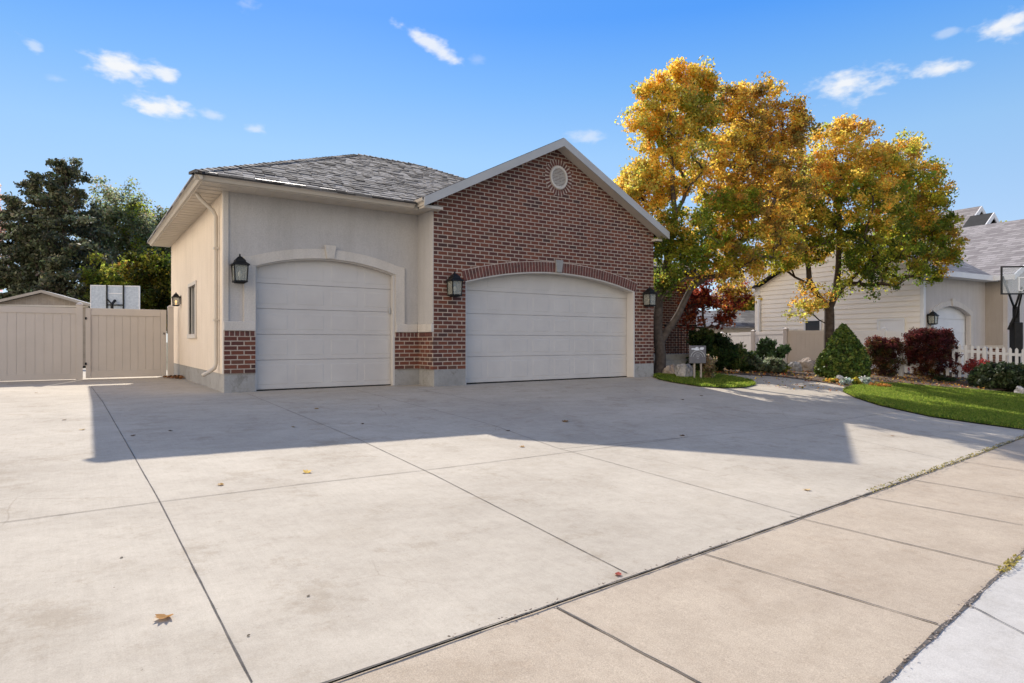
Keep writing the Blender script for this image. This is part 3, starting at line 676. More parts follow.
# round vent
vx, vz = 9.235, 4.76
vent = MB(); 
vent.add(*(lambda n=36, r0=.205, r1=.255: ([(vx + rr * math.cos(2 * math.pi * j / n), yy, vz + rr * 1.06 * math.sin(2 * math.pi * j / n)) for (rr, yy) in ((r0, YB - .035), (r1, YB - .035), (r1, YB - .001), (r0, YB - .001)) for j in range(n)],
    [(k * n + j, k * n + (j + 1) % n, ((k + 1) % 4) * n + (j + 1) % n, ((k + 1) % 4) * n + j) for k in range(4) for j in range(n)]))())
ventO = vent.build('gable_vent', 'trim_stucco', H)
m = MB()
for k in range(-6, 7):
    z = vz + k * .033; hw = math.sqrt(max(0, .21 ** 2 - (k * .033 / 1.06) ** 2))
    if hw > .03: m.add([(vx - hw, YB - .03, z - .016), (vx + hw, YB - .03, z - .016), (vx + hw, YB - .008, z + .014), (vx - hw, YB - .008, z + .014)], [(0, 1, 2, 3)])
m.build('louvres', 'trim_stucco', ventO)
m = MB(); mm = MB()
for i in range(28):
    t = 2 * math.pi * (i + .5) / 28; e = Vector((math.cos(t), 0, math.sin(t) * 1.05)); s = Vector((-math.sin(t), 0, math.cos(t)))
    c = Vector((vx, YB - .008, vz)) + e * .335; m.obox(c, e * .062, Vector((0, .009, 0)), s * .024)
m.build('vent_brick_ring', 'brick_single', H, .002)
n = 40; mm.add([(vx + rr * math.cos(2 * math.pi * j / n), YB - .007, vz + rr * 1.05 * math.sin(2 * math.pi * j / n)) for rr in (.25, .40) for j in range(n)], [(j, (j + 1) % n, n + (j + 1) % n, n + j) for j in range(n)])
mm.build('vent_mortar_ring', 'mortar', H)
# --- roofs
ES, PY = 3.75, .476
rn = 4.45; RX, RY, RZ = 1.62 + rn, 11.5 + rn, ES + PY * rn; RE = 7.86
EE = RE + rn
roof = MB()
roof.slab([(1.55, 11.428, ES - .028), (5.72, 11.428, ES - .028), (5.72, 11.72, ES + PY * .22), (EE - .22, 11.72, ES + PY * .22), (RE, RY, RZ), (RX, RY, RZ)], .045)
rf = roof.build('roof', 'shingles_front', H)
# laminated shingle tabs laid course by course on the front slope (surface detail of the roof part)
m_ = mat('shingle_tabs', (.1, .1, .1), .95, 0, .1); t_ = NT(m_); gi = t_.n.new('ShaderNodeNewGeometry')
cc = t_.ramp(gi.outputs['Random Per Island'], [(0, (.07, .064, .058)), (.25, (.13, .12, .11)), (.55, (.19, .178, .162)), (.8, (.25, .232, .21)), (1, (.32, .30, .27))])
t_.color(t_.mix(.8, cc, t_.ramp(t_.noise(t_.coord(), 45, 5, .75), [(.3, (.65,) * 3), (.7, (1.3,) * 3)]), 'MULTIPLY')); MT['shingle_tabs'] = m_
rt = random.Random(12); tb = MB(); ex = .17; nrow = int(rn / ex)
for k in range(nrow + 1):
    h = k * ex - .085; x = 1.62 + max(h, -.065); xe = EE - h
    x = x - rt.uniform(0, .0)
    while x < min(xe, EV_L + max(0, PY * (h - .05)) / .5 + (.12 if h > .25 else -.15)):
        w = rt.uniform(.10, .26); x2 = min(x + w, xe); hi = rt.choice((.012, .018, .028)) ; h2 = min(h + ex * 1.08, rn)
        x2b = x2; xa = x
        if x < 1.62 + h + .34: xa = x + (h2 - h) * (1 if x < 1.62 + h + .06 else 0)
        f0 = ES + PY * h + hi; f1 = ES + PY * h2 + .005
        tb.add([(x, 11.5 + h, f0), (x2, 11.5 + h, f0), (x2b, 11.5 + h2, f1), (xa, 11.5 + h2, f1), (x, 11.5 + h, f0 - hi - .006), (x2, 11.5 + h, f0 - hi - .006)], [(0, 1, 2, 3), (4, 5, 1, 0), (4, 0, 3), (5, 2, 1)])
        x = x2 + rt.choice((.004, .012, .03))
tb.build('shingle_courses', 'shingle_tabs', rf)
sh = MB(); sh.slab([(1.565, 11.5 + 2 * rn, ES - .026), (1.565, 11.445, ES - .026), (RX, RY, RZ)], .045); sh.slab([(EE, 11.5, ES), (EE, 11.5 + 2 * rn, ES), (RE, RY, RZ)], .09)
sh.build('roof_side', 'shingles_side', rf)
bk = MB(); bk.slab([(EE, 11.5 + 2 * rn, ES), (1.62, 11.5 + 2 * rn, ES), (RX, RY, RZ), (RE, RY, RZ)], .09); bk.build('roof_back', 'shingles_front', rf)
cap = MB()
def caps(a, b, drop, step=.16):
    a, b = Vector(a), Vector(b); L = (b - a).length; d = (b - a) / L; sd = d.cross(Vector((0, 0, 1))).normalized()
    for i in range(int(L / step)):
        p0 = a + d * i * step; p1 = a + d * min((i + 1.25) * step, L); h0 = .030 + .012 * random.random(); h1 = .012; vs = []
        for p, h in ((p0, h0), (p1, h1)):
            for sg in (-1, 0, 1):
                q = p + sd * sg * .125 + Vector((0, 0, h - abs(sg) * drop)); vs.append(q); 
        vs += [v - Vector((0, 0, .045)) for v in vs]
        cap.add([tuple(v) for v in vs], [(0, 1, 4, 3), (1, 2, 5, 4), (0, 6, 7, 1), (1, 7, 8, 2), (3, 4, 10, 9), (4, 5, 11, 10), (0, 3, 9, 6), (2, 8, 11, 5)])
caps((1.57, 11.45, ES - .02), (RX, RY, RZ), .042); caps((RX, RY, RZ), (RE, RY, RZ), .060); caps((EE, 11.5, ES), (RE, RY, RZ), .042)
cap.build('ridge_cap', 'shingles_front', rf)
gb = MB(); YG = 11.16
gb.slab([(EV_L, 24, EVZ), (EV_L, YG, EVZ), (APX, YG, APZ), (APX, 24, APZ)], .085); gb.slab([(EV_R, YG, EVZ), (EV_R, 24, EVZ), (APX, 24, APZ), (APX, YG, APZ)], .085)
grf = gb.build('gable_roof', 'shingles_side', H)
# rake boards and gable soffit
m = MB()
for (xa, xb) in ((EV_L - .01, APX), (EV_R + .01, APX)):
    za, zb = rz_(xa) - .012, APZ - .012; th = .185
    q = [(xa, za - th), (xb, zb - th - .0), (xb, zb), (xa, za)] if xa < xb else [(xb, zb - th), (xa, za - th), (xa, za), (xb, zb)]
    m.prism_y(q, YG - .03, YG - .001)
m.build('rake_board', 'grey_paint', H)
m = MB()
for (xa, xb) in ((EV_L, APX), (EV_R, APX)):
    za, zb = rz_(xa) - .15, APZ - .15
    q = [(xa, za - .02), (xb, zb - .02), (xb, zb), (xa, za)] if xa < xb else [(xb, zb - .02), (xa, za - .02), (xa, za), (xb, zb)]
    m.prism_y(q, YG, YB - .002)
m.build('gable_soffit', 'gutter_paint', H)
hb('eave_return', 'gutter_paint', (EV_L + .02, 6.06, YG + .06, YB - .003, 3.585, 3.645), (X1 - .08, EV_R - .12, YG + .10, YB - .003, 3.545, 3.60), bevel=.006)
# gutters (front, left, short return at the gable) as moulded profiles
def gutter(p0, p1, outv, name='gutter'):
    a, b = Vector(p0), Vector(p1); o = Vector(outv)
    prof = [(0, -.01), (.035, -.01), (.06, .035), (.105, .06), (.115, .115), (.105, .12), (.10, .07), (.0, .07)]
    m = MB(); vs = [tuple(a + o * u + Vector((0, 0, v))) for u, v in prof] + [tuple(b + o * u + Vector((0, 0, v))) for u, v in prof]; n = len(prof)
    m.add(vs, [tuple(range(n)), tuple(range(2 * n - 1, n - 1, -1))] + [(i, (i + 1) % n, (i + 1) % n + n, i + n) for i in range(n)]); return m.build(name, 'gutter_paint', H)
gutter((1.567, 11.55, ES - .125), (EV_L - .05, 11.55, ES - .125), (0, -1, 0)); gutter((1.68, 11.437, ES - .1255), (1.68, 20.3, ES - .1255), (-1, 0, 0))
gutter((EV_L + .06, 11.50, ES - .10), (EV_L + .06, YG + .0, ES - .10), (-1, 0, 0))
hb('fascia', 'gutter_paint', (1.685, 5.66, 11.552, 11.575, ES - .15, ES - .03), (1.682, 1.70, 11.576, 20.3, ES - .15, ES - .03))
m = MB(); m.box(1.70, 5.95, 11.576, YS - .003, ES - .135, ES - .115); m.box(1.70, X0 - .003, YS, 20.3, ES - .135, ES - .115)
for y in np.arange(11.9, 20.2, .30): m.box(1.702, X0 - .004, y, y + .012, ES - .142, ES - .136)
for x in np.arange(2.0, 5.9, .30): m.box(x, x + .012, 11.577, YS - .006, ES - .142, ES - .136)
m.build('soffit', 'gutter_paint', H)
m = MB(); m.tube([(1.76, 12.6, 3.66), (1.76, 12.6, 3.60), (1.80, 12.6, 3.53), (2.03, 12.61, 3.32), (2.075, 12.62, 3.23), (2.075, 12.62, .52), (2.05, 12.62, .43), (1.96, 12.60, .36), (1.84, 12.58, .30)], .036, 8)
dsp = m.build('downspout', 'gutter_paint', H, smooth=True)
m = MB(); m.box(2.03, 2.12, 12.575, 12.665, 2.62, 2.66); m.build('strap', 'gutter_paint', dsp); m = MB(); m.box(2.03, 2.12, 12.575, 12.665, 1.30, 1.33); m.build('strap', 'gutter_paint', dsp)
# side window
w = hb('window', 'trim_stucco', (X0 - .03, X0 + .04, 15.29, 15.37, 1.0, 2.27), (X0 - .03, X0 + .04, 16.42, 16.50, 1.0, 2.27), (X0 - .03, X0 + .04, 15.37, 16.42, 2.19, 2.27), (X0 - .045, X0 + .04, 15.27, 16.52, .99, 1.085), bevel=.006)
MB().box(X0 + .06, X0 + .07, 15.37, 16.42, 1.085, 2.19).build('pane', 'window_glass', w)
m = MB(); m.box(X0 + .03, X0 + .058, 15.88, 15.92, 1.085, 2.19); m.box(X0 + .03, X0 + .058, 15.371, 15.41, 1.086, 2.188); m.box(X0 + .03, X0 + .058, 16.38, 16.419, 1.086, 2.188); m.build('frame', 'trim_stucco', w)
# brick wing behind the tree
hb('wing_wall', 'brick', (X1, 14.6, 14.5, 14.7, .0, 3.3), (15.6, 17.95, 14.5, 14.7, 0, 3.3), (14.6, 15.6, 14.5, 14.7, 0, 1.45), (14.6, 15.6, 14.5, 14.7, 2.75, 3.3), (17.75, 17.948, 14.7, 24, 0, 3.3))
w = hb('window', 'trim_stucco', (14.55, 15.65, 14.42, 14.60, 1.36, 1.45), (14.55, 14.63, 14.45, 14.6, 1.45, 2.8), (15.57, 15.65, 14.45, 14.6, 1.45, 2.8), (14.63, 15.57, 14.45, 14.6, 2.72, 2.8))
MB().box(14.6, 15.6, 14.60, 14.61, 1.45, 2.75).build('pane', 'window_glass_bright', w)
m = MB(); m.slab([(12.3, 14.0, 3.35), (18.5, 14.0, 3.35), (15.4, 18.6, 4.9), (12.3, 18.6, 4.9)], .09); m.slab([(18.5, 14.0, 3.35), (18.5, 24, 3.35), (15.4, 24, 4.9), (15.4, 18.6, 4.9)], .09)
m.build('wing_roof', 'shingles_front', H)
# porch steps with black railing
hb('porch', 'foundation_concrete', (13.9, 17.3, 13.4, 14.498, -.1, .52), (14.3, 17.2, 13.1, 13.399, -.1, .34), (14.3, 17.2, 12.8, 13.099, -.1, .17), bevel=.01)
m = MB(); 
for (a, b) in (((16.2, 13.45), (16.2, 14.4)), ((15.0, 13.45), (16.2, 13.45)), ((16.2, 12.85), (16.2, 13.45))):
    zz = .52; m.tube([(a[0], a[1], zz + .92), (b[0], b[1], zz + .92)], .02, 6); L = math.dist(a, b)
    for k in range(int(L / .13) + 1):
        t = k * .13 / L; x, y = a[0] + (b[0] - a[0]) * t, a[1] + (b[1] - a[1]) * t; m.tube([(x, y, zz - .2), (x, y, zz + .92)], .009, 4)
m.build('porch_railing', 'black_metal', H)

# ------------------------------------------------------------------ lanterns
def make_lantern(label, group=None):
    t = thing('wall_lantern', label, 'wall light', (0, 0, 0), 0, group)
    s = .115; h0, h1 = -.20, .09; m = MB()
    # origin on the wall, body centre .17 in front (-Y)
    c = -.17
    for i in (-1, 1):
        for j in (-1, 1):
            m.bar((i * s * .86, c + j * s * .86, h0), (i * s, c + j * s, h1), .02, .02, (0, 1, 0))
    m.box(-s * .98, s * .98, c - s * .98, c + s * .98, h0 - .022, h0 + .006); m.box(-s * .7, s * .7, c - s * .7, c + s * .7, h0 - .04, h0 - .022)
    m.build('cage', 'black_metal', t, .003)
    m = MB(); m.lathe([(.205, h1 - .008), (.20, h1 + .012), (.125, h1 + .055), (.118, h1 + .085), (.045, h1 + .145), (.018, h1 + .155), (.018, h1 + .185), (.006, h1 + .20)], (0, c, 0), 4, True)
    m.build('cap', 'black_metal', t, .002)
    m = MB(); m.box(-.06, .06, -.022, -.001, -.16, .16); m.tube([(0, -.02, .10), (0, -.08, .13), (0, c + .05, h1 + .06)], .012, 6); m.build('back_plate', 'black_metal', t, .004)
    m = MB(); g = s * .9
    m.box(-g, g, c - g - .003, c - g, h0 + .01, h1 - .01); m.box(-g, g, c + g, c + g + .003, h0 + .01, h1 - .01); m.box(-g - .003, -g, c - g, c + g, h0 + .01, h1 - .01); m.box(g, g + .003, c - g, c + g, h0 + .01, h1 - .01)
    m.build('glass', 'lantern_glass', t)
    m = MB(); m.lathe([(.012, h0), (.012, h0 + .07), (.03, h0 + .10), (.034, h0 + .14), (.012, h0 + .18), (.003, h0 + .19)], (0, c, 0), 10); m.build('bulb', 'bulb', t, smooth=True)
    return t
LG = 'black wall lanterns on the two garages'
L0 = make_lantern('black lantern on the grey stucco wall left of the narrow garage door', LG); L0.location = (2.36, YS - .002, 2.20)
copy_thing(L0, (6.36, YB - .002, 2.08), 0, 'black lantern on the brick between the two garage doors', LG)
copy_thing(L0, (12.12, YB - .002, 2.06), 0, 'black lantern on the brick right of the wide garage door, next to the tree', LG)
ll = copy_thing(L0, (X0 - .002, 17.9, 1.98), R_(-90), 'lit lantern on the side wall above the fence gate post, glowing warm', LG)
ll.scale = (.68, .68, .68)
for c in ll.children:
    if c.name.startswith('bulb'): c.data = c.data.copy(); c.data.materials.clear(); c.data.materials.append(MT['bulb_lit'])

# ================================================================== LEFT YARD: vinyl fence and gate
FY = 18.4
def pval(n): return 0
def vinyl_fence(name, label, posts, h, material, board=.17, cat='fence', z0=.015, capw=.13, group=None, gate=False, tops=None):
    """posts: list of (X, Y, ground z). Panels of tongue and groove boards with rails between the posts."""
    o0 = Vector((posts[0][0], posts[0][1], posts[0][2])); t = thing(name, label, cat, tuple(o0), 0, group)
    for i, p in enumerate(posts):
        q = Vector(p) - o0; m = MB(); w = capw / 2
        hh = h if tops is None else tops[i]
        m.box(q.x - w, q.x + w, q.y - w, q.y + w, q.z - .3, q.z + hh); m.lathe([(w * 1.65, hh), (w * 1.65, hh + .015), (w * .9, hh + .05), (.01, hh + .075)], (q.x, q.y, q.z), 4, True)
        m.build('post', material, t, .004)
    for a, b in zip(posts[:-1], posts[1:]):
        A, B = Vector(a) - o0, Vector(b) - o0; d = (B - A); d.z = 0; L = d.length; d.normalize(); nrm = Vector((-d.y, d.x, 0)); m = MB()
        za, zb = A.z, B.z; hh = h - .07
        def pt(u, z): p = A + (B - A) * (u / L); return Vector((p.x, p.y, p.z + z))
        e = capw / 2
        m.bar(pt(e, hh - .07), pt(L - e, hh - .07), .05, .14); m.bar(pt(e, z0 + .07), pt(L - e, z0 + .07), .05, .14)
        u = e
        while u < L - e - .01:
            v = min(u + board, L - e); c = pt((u + v) / 2, (z0 + hh) / 2); m.obox(c, d * ((v - u) / 2 - .004), nrm * .011, Vector((0, 0, (hh - z0) / 2 - .1))); m.obox(c - nrm * .0, d * ((v - u) / 2), nrm * .006, Vector((0, 0, (hh - z0) / 2 - .1))); u = v
        m.build('panel', material, t, .002)
    return t
vinyl_fence('vinyl_fence', 'tan vinyl privacy fence left of the gate, in front of the shed', [(-7.4, FY, 0), (-4.95, FY, 0), (-2.45, FY, 0), (.00, FY, 0)], 1.80, 'vinyl_tan')
g = thing('fence_gate', 'tan vinyl gate between two posts beside the garage side wall', 'gate', (.02, FY, 0))
m = MB(); m.box(.105, .205, -.04, .04, .03, 1.735); m.box(1.70, 1.825, -.04, .04, .03, 1.735); m.box(.206, 1.699, -.03, .03, 1.56, 1.735); m.box(.206, 1.699, -.03, .03, .03, .20); m.build('frame', 'vinyl_tan', g, .004)
m = MB(); 
for k in range(9): m.box(.206 + k * .166, .206 + (k + 1) * .166 - .005, -.012, .012, .20, 1.56); m.box(.206 + k * .166, .206 + (k + 1) * .166, -.004, .006, .20, 1.56)
m.build('panel', 'vinyl_tan', g, .003)
MB().box(1.86, 1.99, -.065, .065, -.1, 1.80).lathe([(.105, 1.80), (.105, 1.815), (.06, 1.85), (.01, 1.87)], (1.925, 0, 0), 4, True).build('post', 'vinyl_tan', g, .004)
m = MB(); 
for z in (.35, 1.45): MB().box(.085, .125, -.058, -.042, z, z + .06).build('hinge', 'black_metal', g, .003)
MB().box(1.76, 1.78, -.055, -.042, 1.10, 1.15).build('latch', 'black_metal', g, .003)
# ---- shed beyond the fence
c = at(43, 341.5, 23); sx, sy = c[0], c[1]
s = thing('garden_shed', 'tan garden shed gable showing above the left fence', 'shed', (sx, sy, 0), R_(-12))
m = MB(); m.prism_y([(-1.4, 0), (1.4, 0), (1.4, 2.27), (0, 2.70), (-1.4, 2.27)], 0, 2.4); m.build('wall', 'weathered_wood', s)
m = MB()
for k in range(-8, 9): m.box(k * .165 - .006, k * .165 + .006, -.006, -.001, .1, 2.25 + .43 * (1 - abs(k) / 8.5))
m.build('batten', 'shed_trim', s)
m = MB(); m.slab([(-1.58, -.2, 2.30), (0, -.2, 2.80), (0, 2.6, 2.80), (-1.58, 2.6, 2.30)], .05); m.slab([(0, -.2, 2.80), (1.58, -.2, 2.30), (1.58, 2.6, 2.30), (0, 2.6, 2.80)], .05); m.build('roof', 'rock_grey', s)
m = MB(); m.prism_y([(-1.6, 2.20), (0, 2.70), (1.6, 2.20), (1.6, 2.30), (0, 2.80), (-1.6, 2.30)], -.235, -.202); m.build('fascia', 'shed_trim', s)
m = MB(); m.box(-1.4, 1.4, -.03, -.002, 2.20, 2.26); m.build('trim_board', 'trim_stucco', s)
# ---- basketball hoops
def hoop(name, label, x, y, d, w, zb, zt, frame, sheetm, post_side, rz=0, detail='left'):
    p = at(x, 341.5, d); gzz = gz(p[0], p[1]) if p[0] > 3 else 0.0; t = thing(name, label, 'basketball hoop', (p[0], p[1], gzz), rz); zb -= gzz; zt -= gzz
    m = MB(); m.box(-w / 2 + .03, w / 2 - .03, -.008, .008, zb + .03, zt - .03); bd = m.build('backboard', sheetm, t)
    m = MB(); f = .035
    m.box(-w / 2, w / 2, -.02, .02, zt - f, zt); m.box(-w / 2, w / 2, -.02, .02, zb, zb + f); m.box(-w / 2, -w / 2 + f, -.02, .02, zb + f, zt - f); m.box(w / 2 - f, w / 2, -.02, .02, zb + f, zt - f)
    m.build('board_frame', frame, t, .003)
    return t, zb, zt
t, zb, zt = hoop('basketball_hoop', 'blue-grey backboard with white border rising behind the gate', 115.5, 0, 23, 1.62, 1.15 + .92, 2.98, 'white_paint', 'board_sheet', 0, R_(-20))
m = MB(); 
for x in (-.27, .27): m.box(x - .022, x + .022, -.05, -.022, zb - .3, zt - .0)
m.box(-.27, .27, -.05, -.022, zb + .17, zb + .21); m.bar((-.27, -.036, zb + .42), (-.10, -.036, zb + .20), .02, .04); m.build('support_bars', 'black_metal', t)
m = MB(); m.box(-.22, .22, -.016, -.009, zb + .60, zb + .63); m.build('target_line', 'white_paint', t)
m = MB(); m.tube([(.23 * math.cos(a_), .30 + .23 * math.sin(a_), zb + .15) for a_ in np.linspace(0, 2 * math.pi, 20)], .012, 6); m.build('rim', 'black_metal', t)
m = MB(); m.tube([(0, -.35, -.0), (0, -.35, zb + .2), (0, -.06, zb + .35)], .05, 8); m.box(-.4, .4, -.9, -.1, 0, .15); m.build('pole', 'black_metal', t)

# ================================================================== TREES
def mixp(*a): return [tuple(c) for c in a]
GOLD = mixp((.52, .36, .06), (.58, .42, .07), (.46, .35, .06), (.48, .28, .05), (.40, .34, .07), (.30, .28, .055))
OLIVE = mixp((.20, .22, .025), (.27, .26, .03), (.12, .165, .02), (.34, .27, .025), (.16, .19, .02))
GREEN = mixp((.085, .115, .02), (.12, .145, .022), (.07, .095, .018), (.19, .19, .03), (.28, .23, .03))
RUST = mixp((.38, .235, .045), (.46, .30, .05), (.31, .19, .04), (.24, .165, .04), (.50, .36, .055), (.20, .15, .035))
REDP = mixp((.16, .03, .018), (.22, .045, .02), (.11, .028, .02), (.28, .08, .025))
PINE = mixp((.085, .092, .045), (.11, .115, .058), (.06, .068, .036), (.14, .14, .08))
GREYG = mixp((.15, .175, .09), (.20, .22, .12), (.12, .14, .07), (.25, .26, .16))
YGR = mixp((.20, .22, .03), (.27, .26, .035), (.13, .16, .025), (.32, .25, .03))
def B(x, y, d, rx, ry, n, pal, rd=None): return px_blob(x, y, d, rx, ry, n, pal, rd)
def thick(bl, k, g):
    """fuller top, thinner skirt where the limbs show"""
    return [(c, tuple(q * g for q in r), max(2, int(n * k * (1 if c[2] > 4.4 else .62 if c[2] > 3.0 else .5))), p) for (c, r, n, p) in bl]
# --- maple beside the garage
d = 17.1; bx, by, bz = base(659, d)
P = lambda x, y, dd=d: tuple(at(x, y, dd))
t1 = [((bx, by, bz - .1), P(660, 360), P(660, 335), P(658, 310), P(661, 285), P(668, 255), P(675, 215), P(673, 180), P(669, 150), P(670, 120)), ((P(660, 345), P(668, 333), P(680, 312), P(690, 290, 17.3), P(705, 262, 17.6), P(724, 225, 18.0), P(742, 185, 18.3), P(752, 150, 18.6)))]
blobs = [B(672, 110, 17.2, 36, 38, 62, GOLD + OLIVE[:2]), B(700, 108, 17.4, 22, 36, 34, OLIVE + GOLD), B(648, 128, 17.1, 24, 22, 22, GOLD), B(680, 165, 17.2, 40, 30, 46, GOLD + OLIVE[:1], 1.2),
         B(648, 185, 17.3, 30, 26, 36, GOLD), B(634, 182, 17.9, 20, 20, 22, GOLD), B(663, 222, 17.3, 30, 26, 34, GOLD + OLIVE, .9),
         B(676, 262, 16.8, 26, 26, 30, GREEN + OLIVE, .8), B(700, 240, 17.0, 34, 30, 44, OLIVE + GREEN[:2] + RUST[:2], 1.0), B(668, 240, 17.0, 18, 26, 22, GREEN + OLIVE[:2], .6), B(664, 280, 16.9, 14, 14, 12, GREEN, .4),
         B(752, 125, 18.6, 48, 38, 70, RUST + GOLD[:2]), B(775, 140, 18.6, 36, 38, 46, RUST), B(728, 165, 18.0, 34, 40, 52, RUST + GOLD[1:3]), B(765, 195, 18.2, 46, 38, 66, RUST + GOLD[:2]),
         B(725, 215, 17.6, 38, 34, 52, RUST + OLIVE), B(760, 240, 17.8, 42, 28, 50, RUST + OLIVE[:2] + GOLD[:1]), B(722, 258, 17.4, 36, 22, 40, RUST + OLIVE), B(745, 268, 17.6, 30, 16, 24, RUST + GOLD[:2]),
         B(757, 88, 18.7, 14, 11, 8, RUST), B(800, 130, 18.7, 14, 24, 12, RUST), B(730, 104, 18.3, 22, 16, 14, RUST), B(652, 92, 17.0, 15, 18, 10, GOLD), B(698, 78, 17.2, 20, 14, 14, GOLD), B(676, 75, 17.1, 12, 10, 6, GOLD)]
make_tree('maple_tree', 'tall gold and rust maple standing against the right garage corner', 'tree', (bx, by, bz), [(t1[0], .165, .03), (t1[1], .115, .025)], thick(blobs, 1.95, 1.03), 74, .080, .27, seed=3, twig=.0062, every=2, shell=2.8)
# --- small dark red tree behind
d = 19.6; bx, by, bz = base(712, d); P = lambda x, y, dd=d: tuple(at(x, y, dd))
blobs = [B(700, 292, d, 24, 20, 34, REDP), B(720, 302, d, 22, 18, 24, REDP + RUST[:2]), B(735, 290, d, 20, 14, 20, RUST + REDP[:2]), B(690, 318, d, 12, 12, 8, REDP), B(722, 322, d, 16, 8, 8, REDP)]
make_tree('ornamental_tree', 'small dark red tree above the porch, behind the plaque', 'tree', (bx, by, bz), [((((bx, by, bz - .1), P(711, 350), P(706, 328), P(702, 305), P(710, 285))), .06, .02)], blobs, 60, .085, .30, seed=5, bark='dark_bark', twig=.007)
# --- big maple on the right
d = 21.0; bx, by, bz = base(829, d); P = lambda x, y, dd=d: tuple(at(x, y, dd))
t2 = [(((bx, by, bz - .1), P(829, 350), P(829, 325), P(828, 305)), .17, .15), ((P(828, 308), P(818, 297), P(810, 280), P(806, 262), P(804, 235), P(800, 205), P(806, 170)), .12, .03),
      ((P(829, 308), P(836, 290), P(838, 262, 20.8), P(840, 225, 20.6), P(838, 180), P(836, 150)), .13, .025), ((P(832, 302), P(846, 284), P(868, 262, 21.4), P(892, 238, 21.6), P(912, 205, 21.8)), .08, .02), ((P(812, 285), P(795, 277), P(775, 262), P(765, 245)), .045, .02)]
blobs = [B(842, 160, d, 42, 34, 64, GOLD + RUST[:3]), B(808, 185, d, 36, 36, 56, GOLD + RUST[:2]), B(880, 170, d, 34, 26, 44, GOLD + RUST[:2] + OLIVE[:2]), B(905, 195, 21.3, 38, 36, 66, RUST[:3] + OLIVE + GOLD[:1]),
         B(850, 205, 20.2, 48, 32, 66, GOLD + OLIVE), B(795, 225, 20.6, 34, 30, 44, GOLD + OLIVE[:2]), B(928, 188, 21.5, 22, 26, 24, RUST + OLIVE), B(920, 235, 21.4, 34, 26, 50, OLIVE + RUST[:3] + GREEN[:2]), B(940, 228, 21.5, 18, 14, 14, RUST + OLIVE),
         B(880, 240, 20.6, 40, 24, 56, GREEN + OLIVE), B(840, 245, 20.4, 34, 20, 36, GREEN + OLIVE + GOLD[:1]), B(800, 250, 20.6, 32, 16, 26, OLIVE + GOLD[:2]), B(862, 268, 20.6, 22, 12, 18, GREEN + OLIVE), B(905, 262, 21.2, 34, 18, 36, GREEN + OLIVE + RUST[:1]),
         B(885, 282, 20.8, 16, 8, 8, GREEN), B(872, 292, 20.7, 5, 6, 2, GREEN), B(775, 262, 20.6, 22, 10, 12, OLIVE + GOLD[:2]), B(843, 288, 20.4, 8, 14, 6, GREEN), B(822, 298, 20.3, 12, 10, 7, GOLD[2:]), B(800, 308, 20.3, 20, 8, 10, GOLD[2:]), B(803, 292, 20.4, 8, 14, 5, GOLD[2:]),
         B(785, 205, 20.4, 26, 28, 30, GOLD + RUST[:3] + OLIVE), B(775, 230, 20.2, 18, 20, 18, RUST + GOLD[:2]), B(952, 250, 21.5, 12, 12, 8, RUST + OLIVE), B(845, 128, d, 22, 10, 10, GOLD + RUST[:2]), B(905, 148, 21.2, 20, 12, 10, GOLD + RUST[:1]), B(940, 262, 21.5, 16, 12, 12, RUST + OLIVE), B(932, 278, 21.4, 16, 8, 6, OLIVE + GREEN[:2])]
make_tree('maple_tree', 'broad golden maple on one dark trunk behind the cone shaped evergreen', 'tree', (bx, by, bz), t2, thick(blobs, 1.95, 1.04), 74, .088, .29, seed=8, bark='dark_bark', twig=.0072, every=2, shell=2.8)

# --- conifer and broadleaf trees beyond the left fence
d = 36.0; bx, by, bz = base(62, d); bz = 0
P = lambda x, y, dd=d: tuple(at(x, y, dd))
def tiers(x, ytop, ybot, hw_top, hw_bot, step, dd, dens=1.0, seed=0, asym=0):
    r = random.Random(seed); out = []; y = ytop
    k = dd / FPX
    while y < ybot:
        t_ = (y - ytop) / (ybot - ytop); hw = hw_top + (hw_bot - hw_top) * (t_ ** .75)
        nb_ = max(3, int(3 + 6 * t_))
        for b_ in range(nb_):
            a = r.uniform(0, 6.283); L = hw * r.uniform(.55, 1.1)
            for q in np.arange(.25, 1.02, .2):
                cxp = x + math.cos(a) * L * q + asym * t_; yy = y + r.uniform(-2, 2) - q * L * .10 + (q ** 2) * L * .02
                c = at(cxp, yy, dd + math.sin(a) * L * q * k)
                out.append((c, (.45, .45, .28), 1 if r.random() < .9 else 2, PINE if r.random() < .82 else GREYG))
        y += step * (1 + .4 * r.random())
    return out
bl = tiers(66, 166, 335, 12, 70, 6, d, 1.0, 1, -5) + tiers(36, 178, 310, 10, 40, 7, d + .5, 1, 2) + tiers(14, 202, 335, 12, 50, 7, d + 1, 1, 3) + tiers(92, 215, 335, 14, 34, 8, d + 1.5, 1, 4)
make_tree('pine_tree', 'large dark ragged pine rising above the shed', 'tree', (bx, by, 0), [(((bx, by, -.1), P(62, 330), P(63, 260), P(66, 162)), .28, .03)], bl, 46, .14, .46, seed=9, bark='dark_bark', leaf='needle', elong=1.7, flat=.5, twig=.010, jitter=.3, shell=2, every=3)
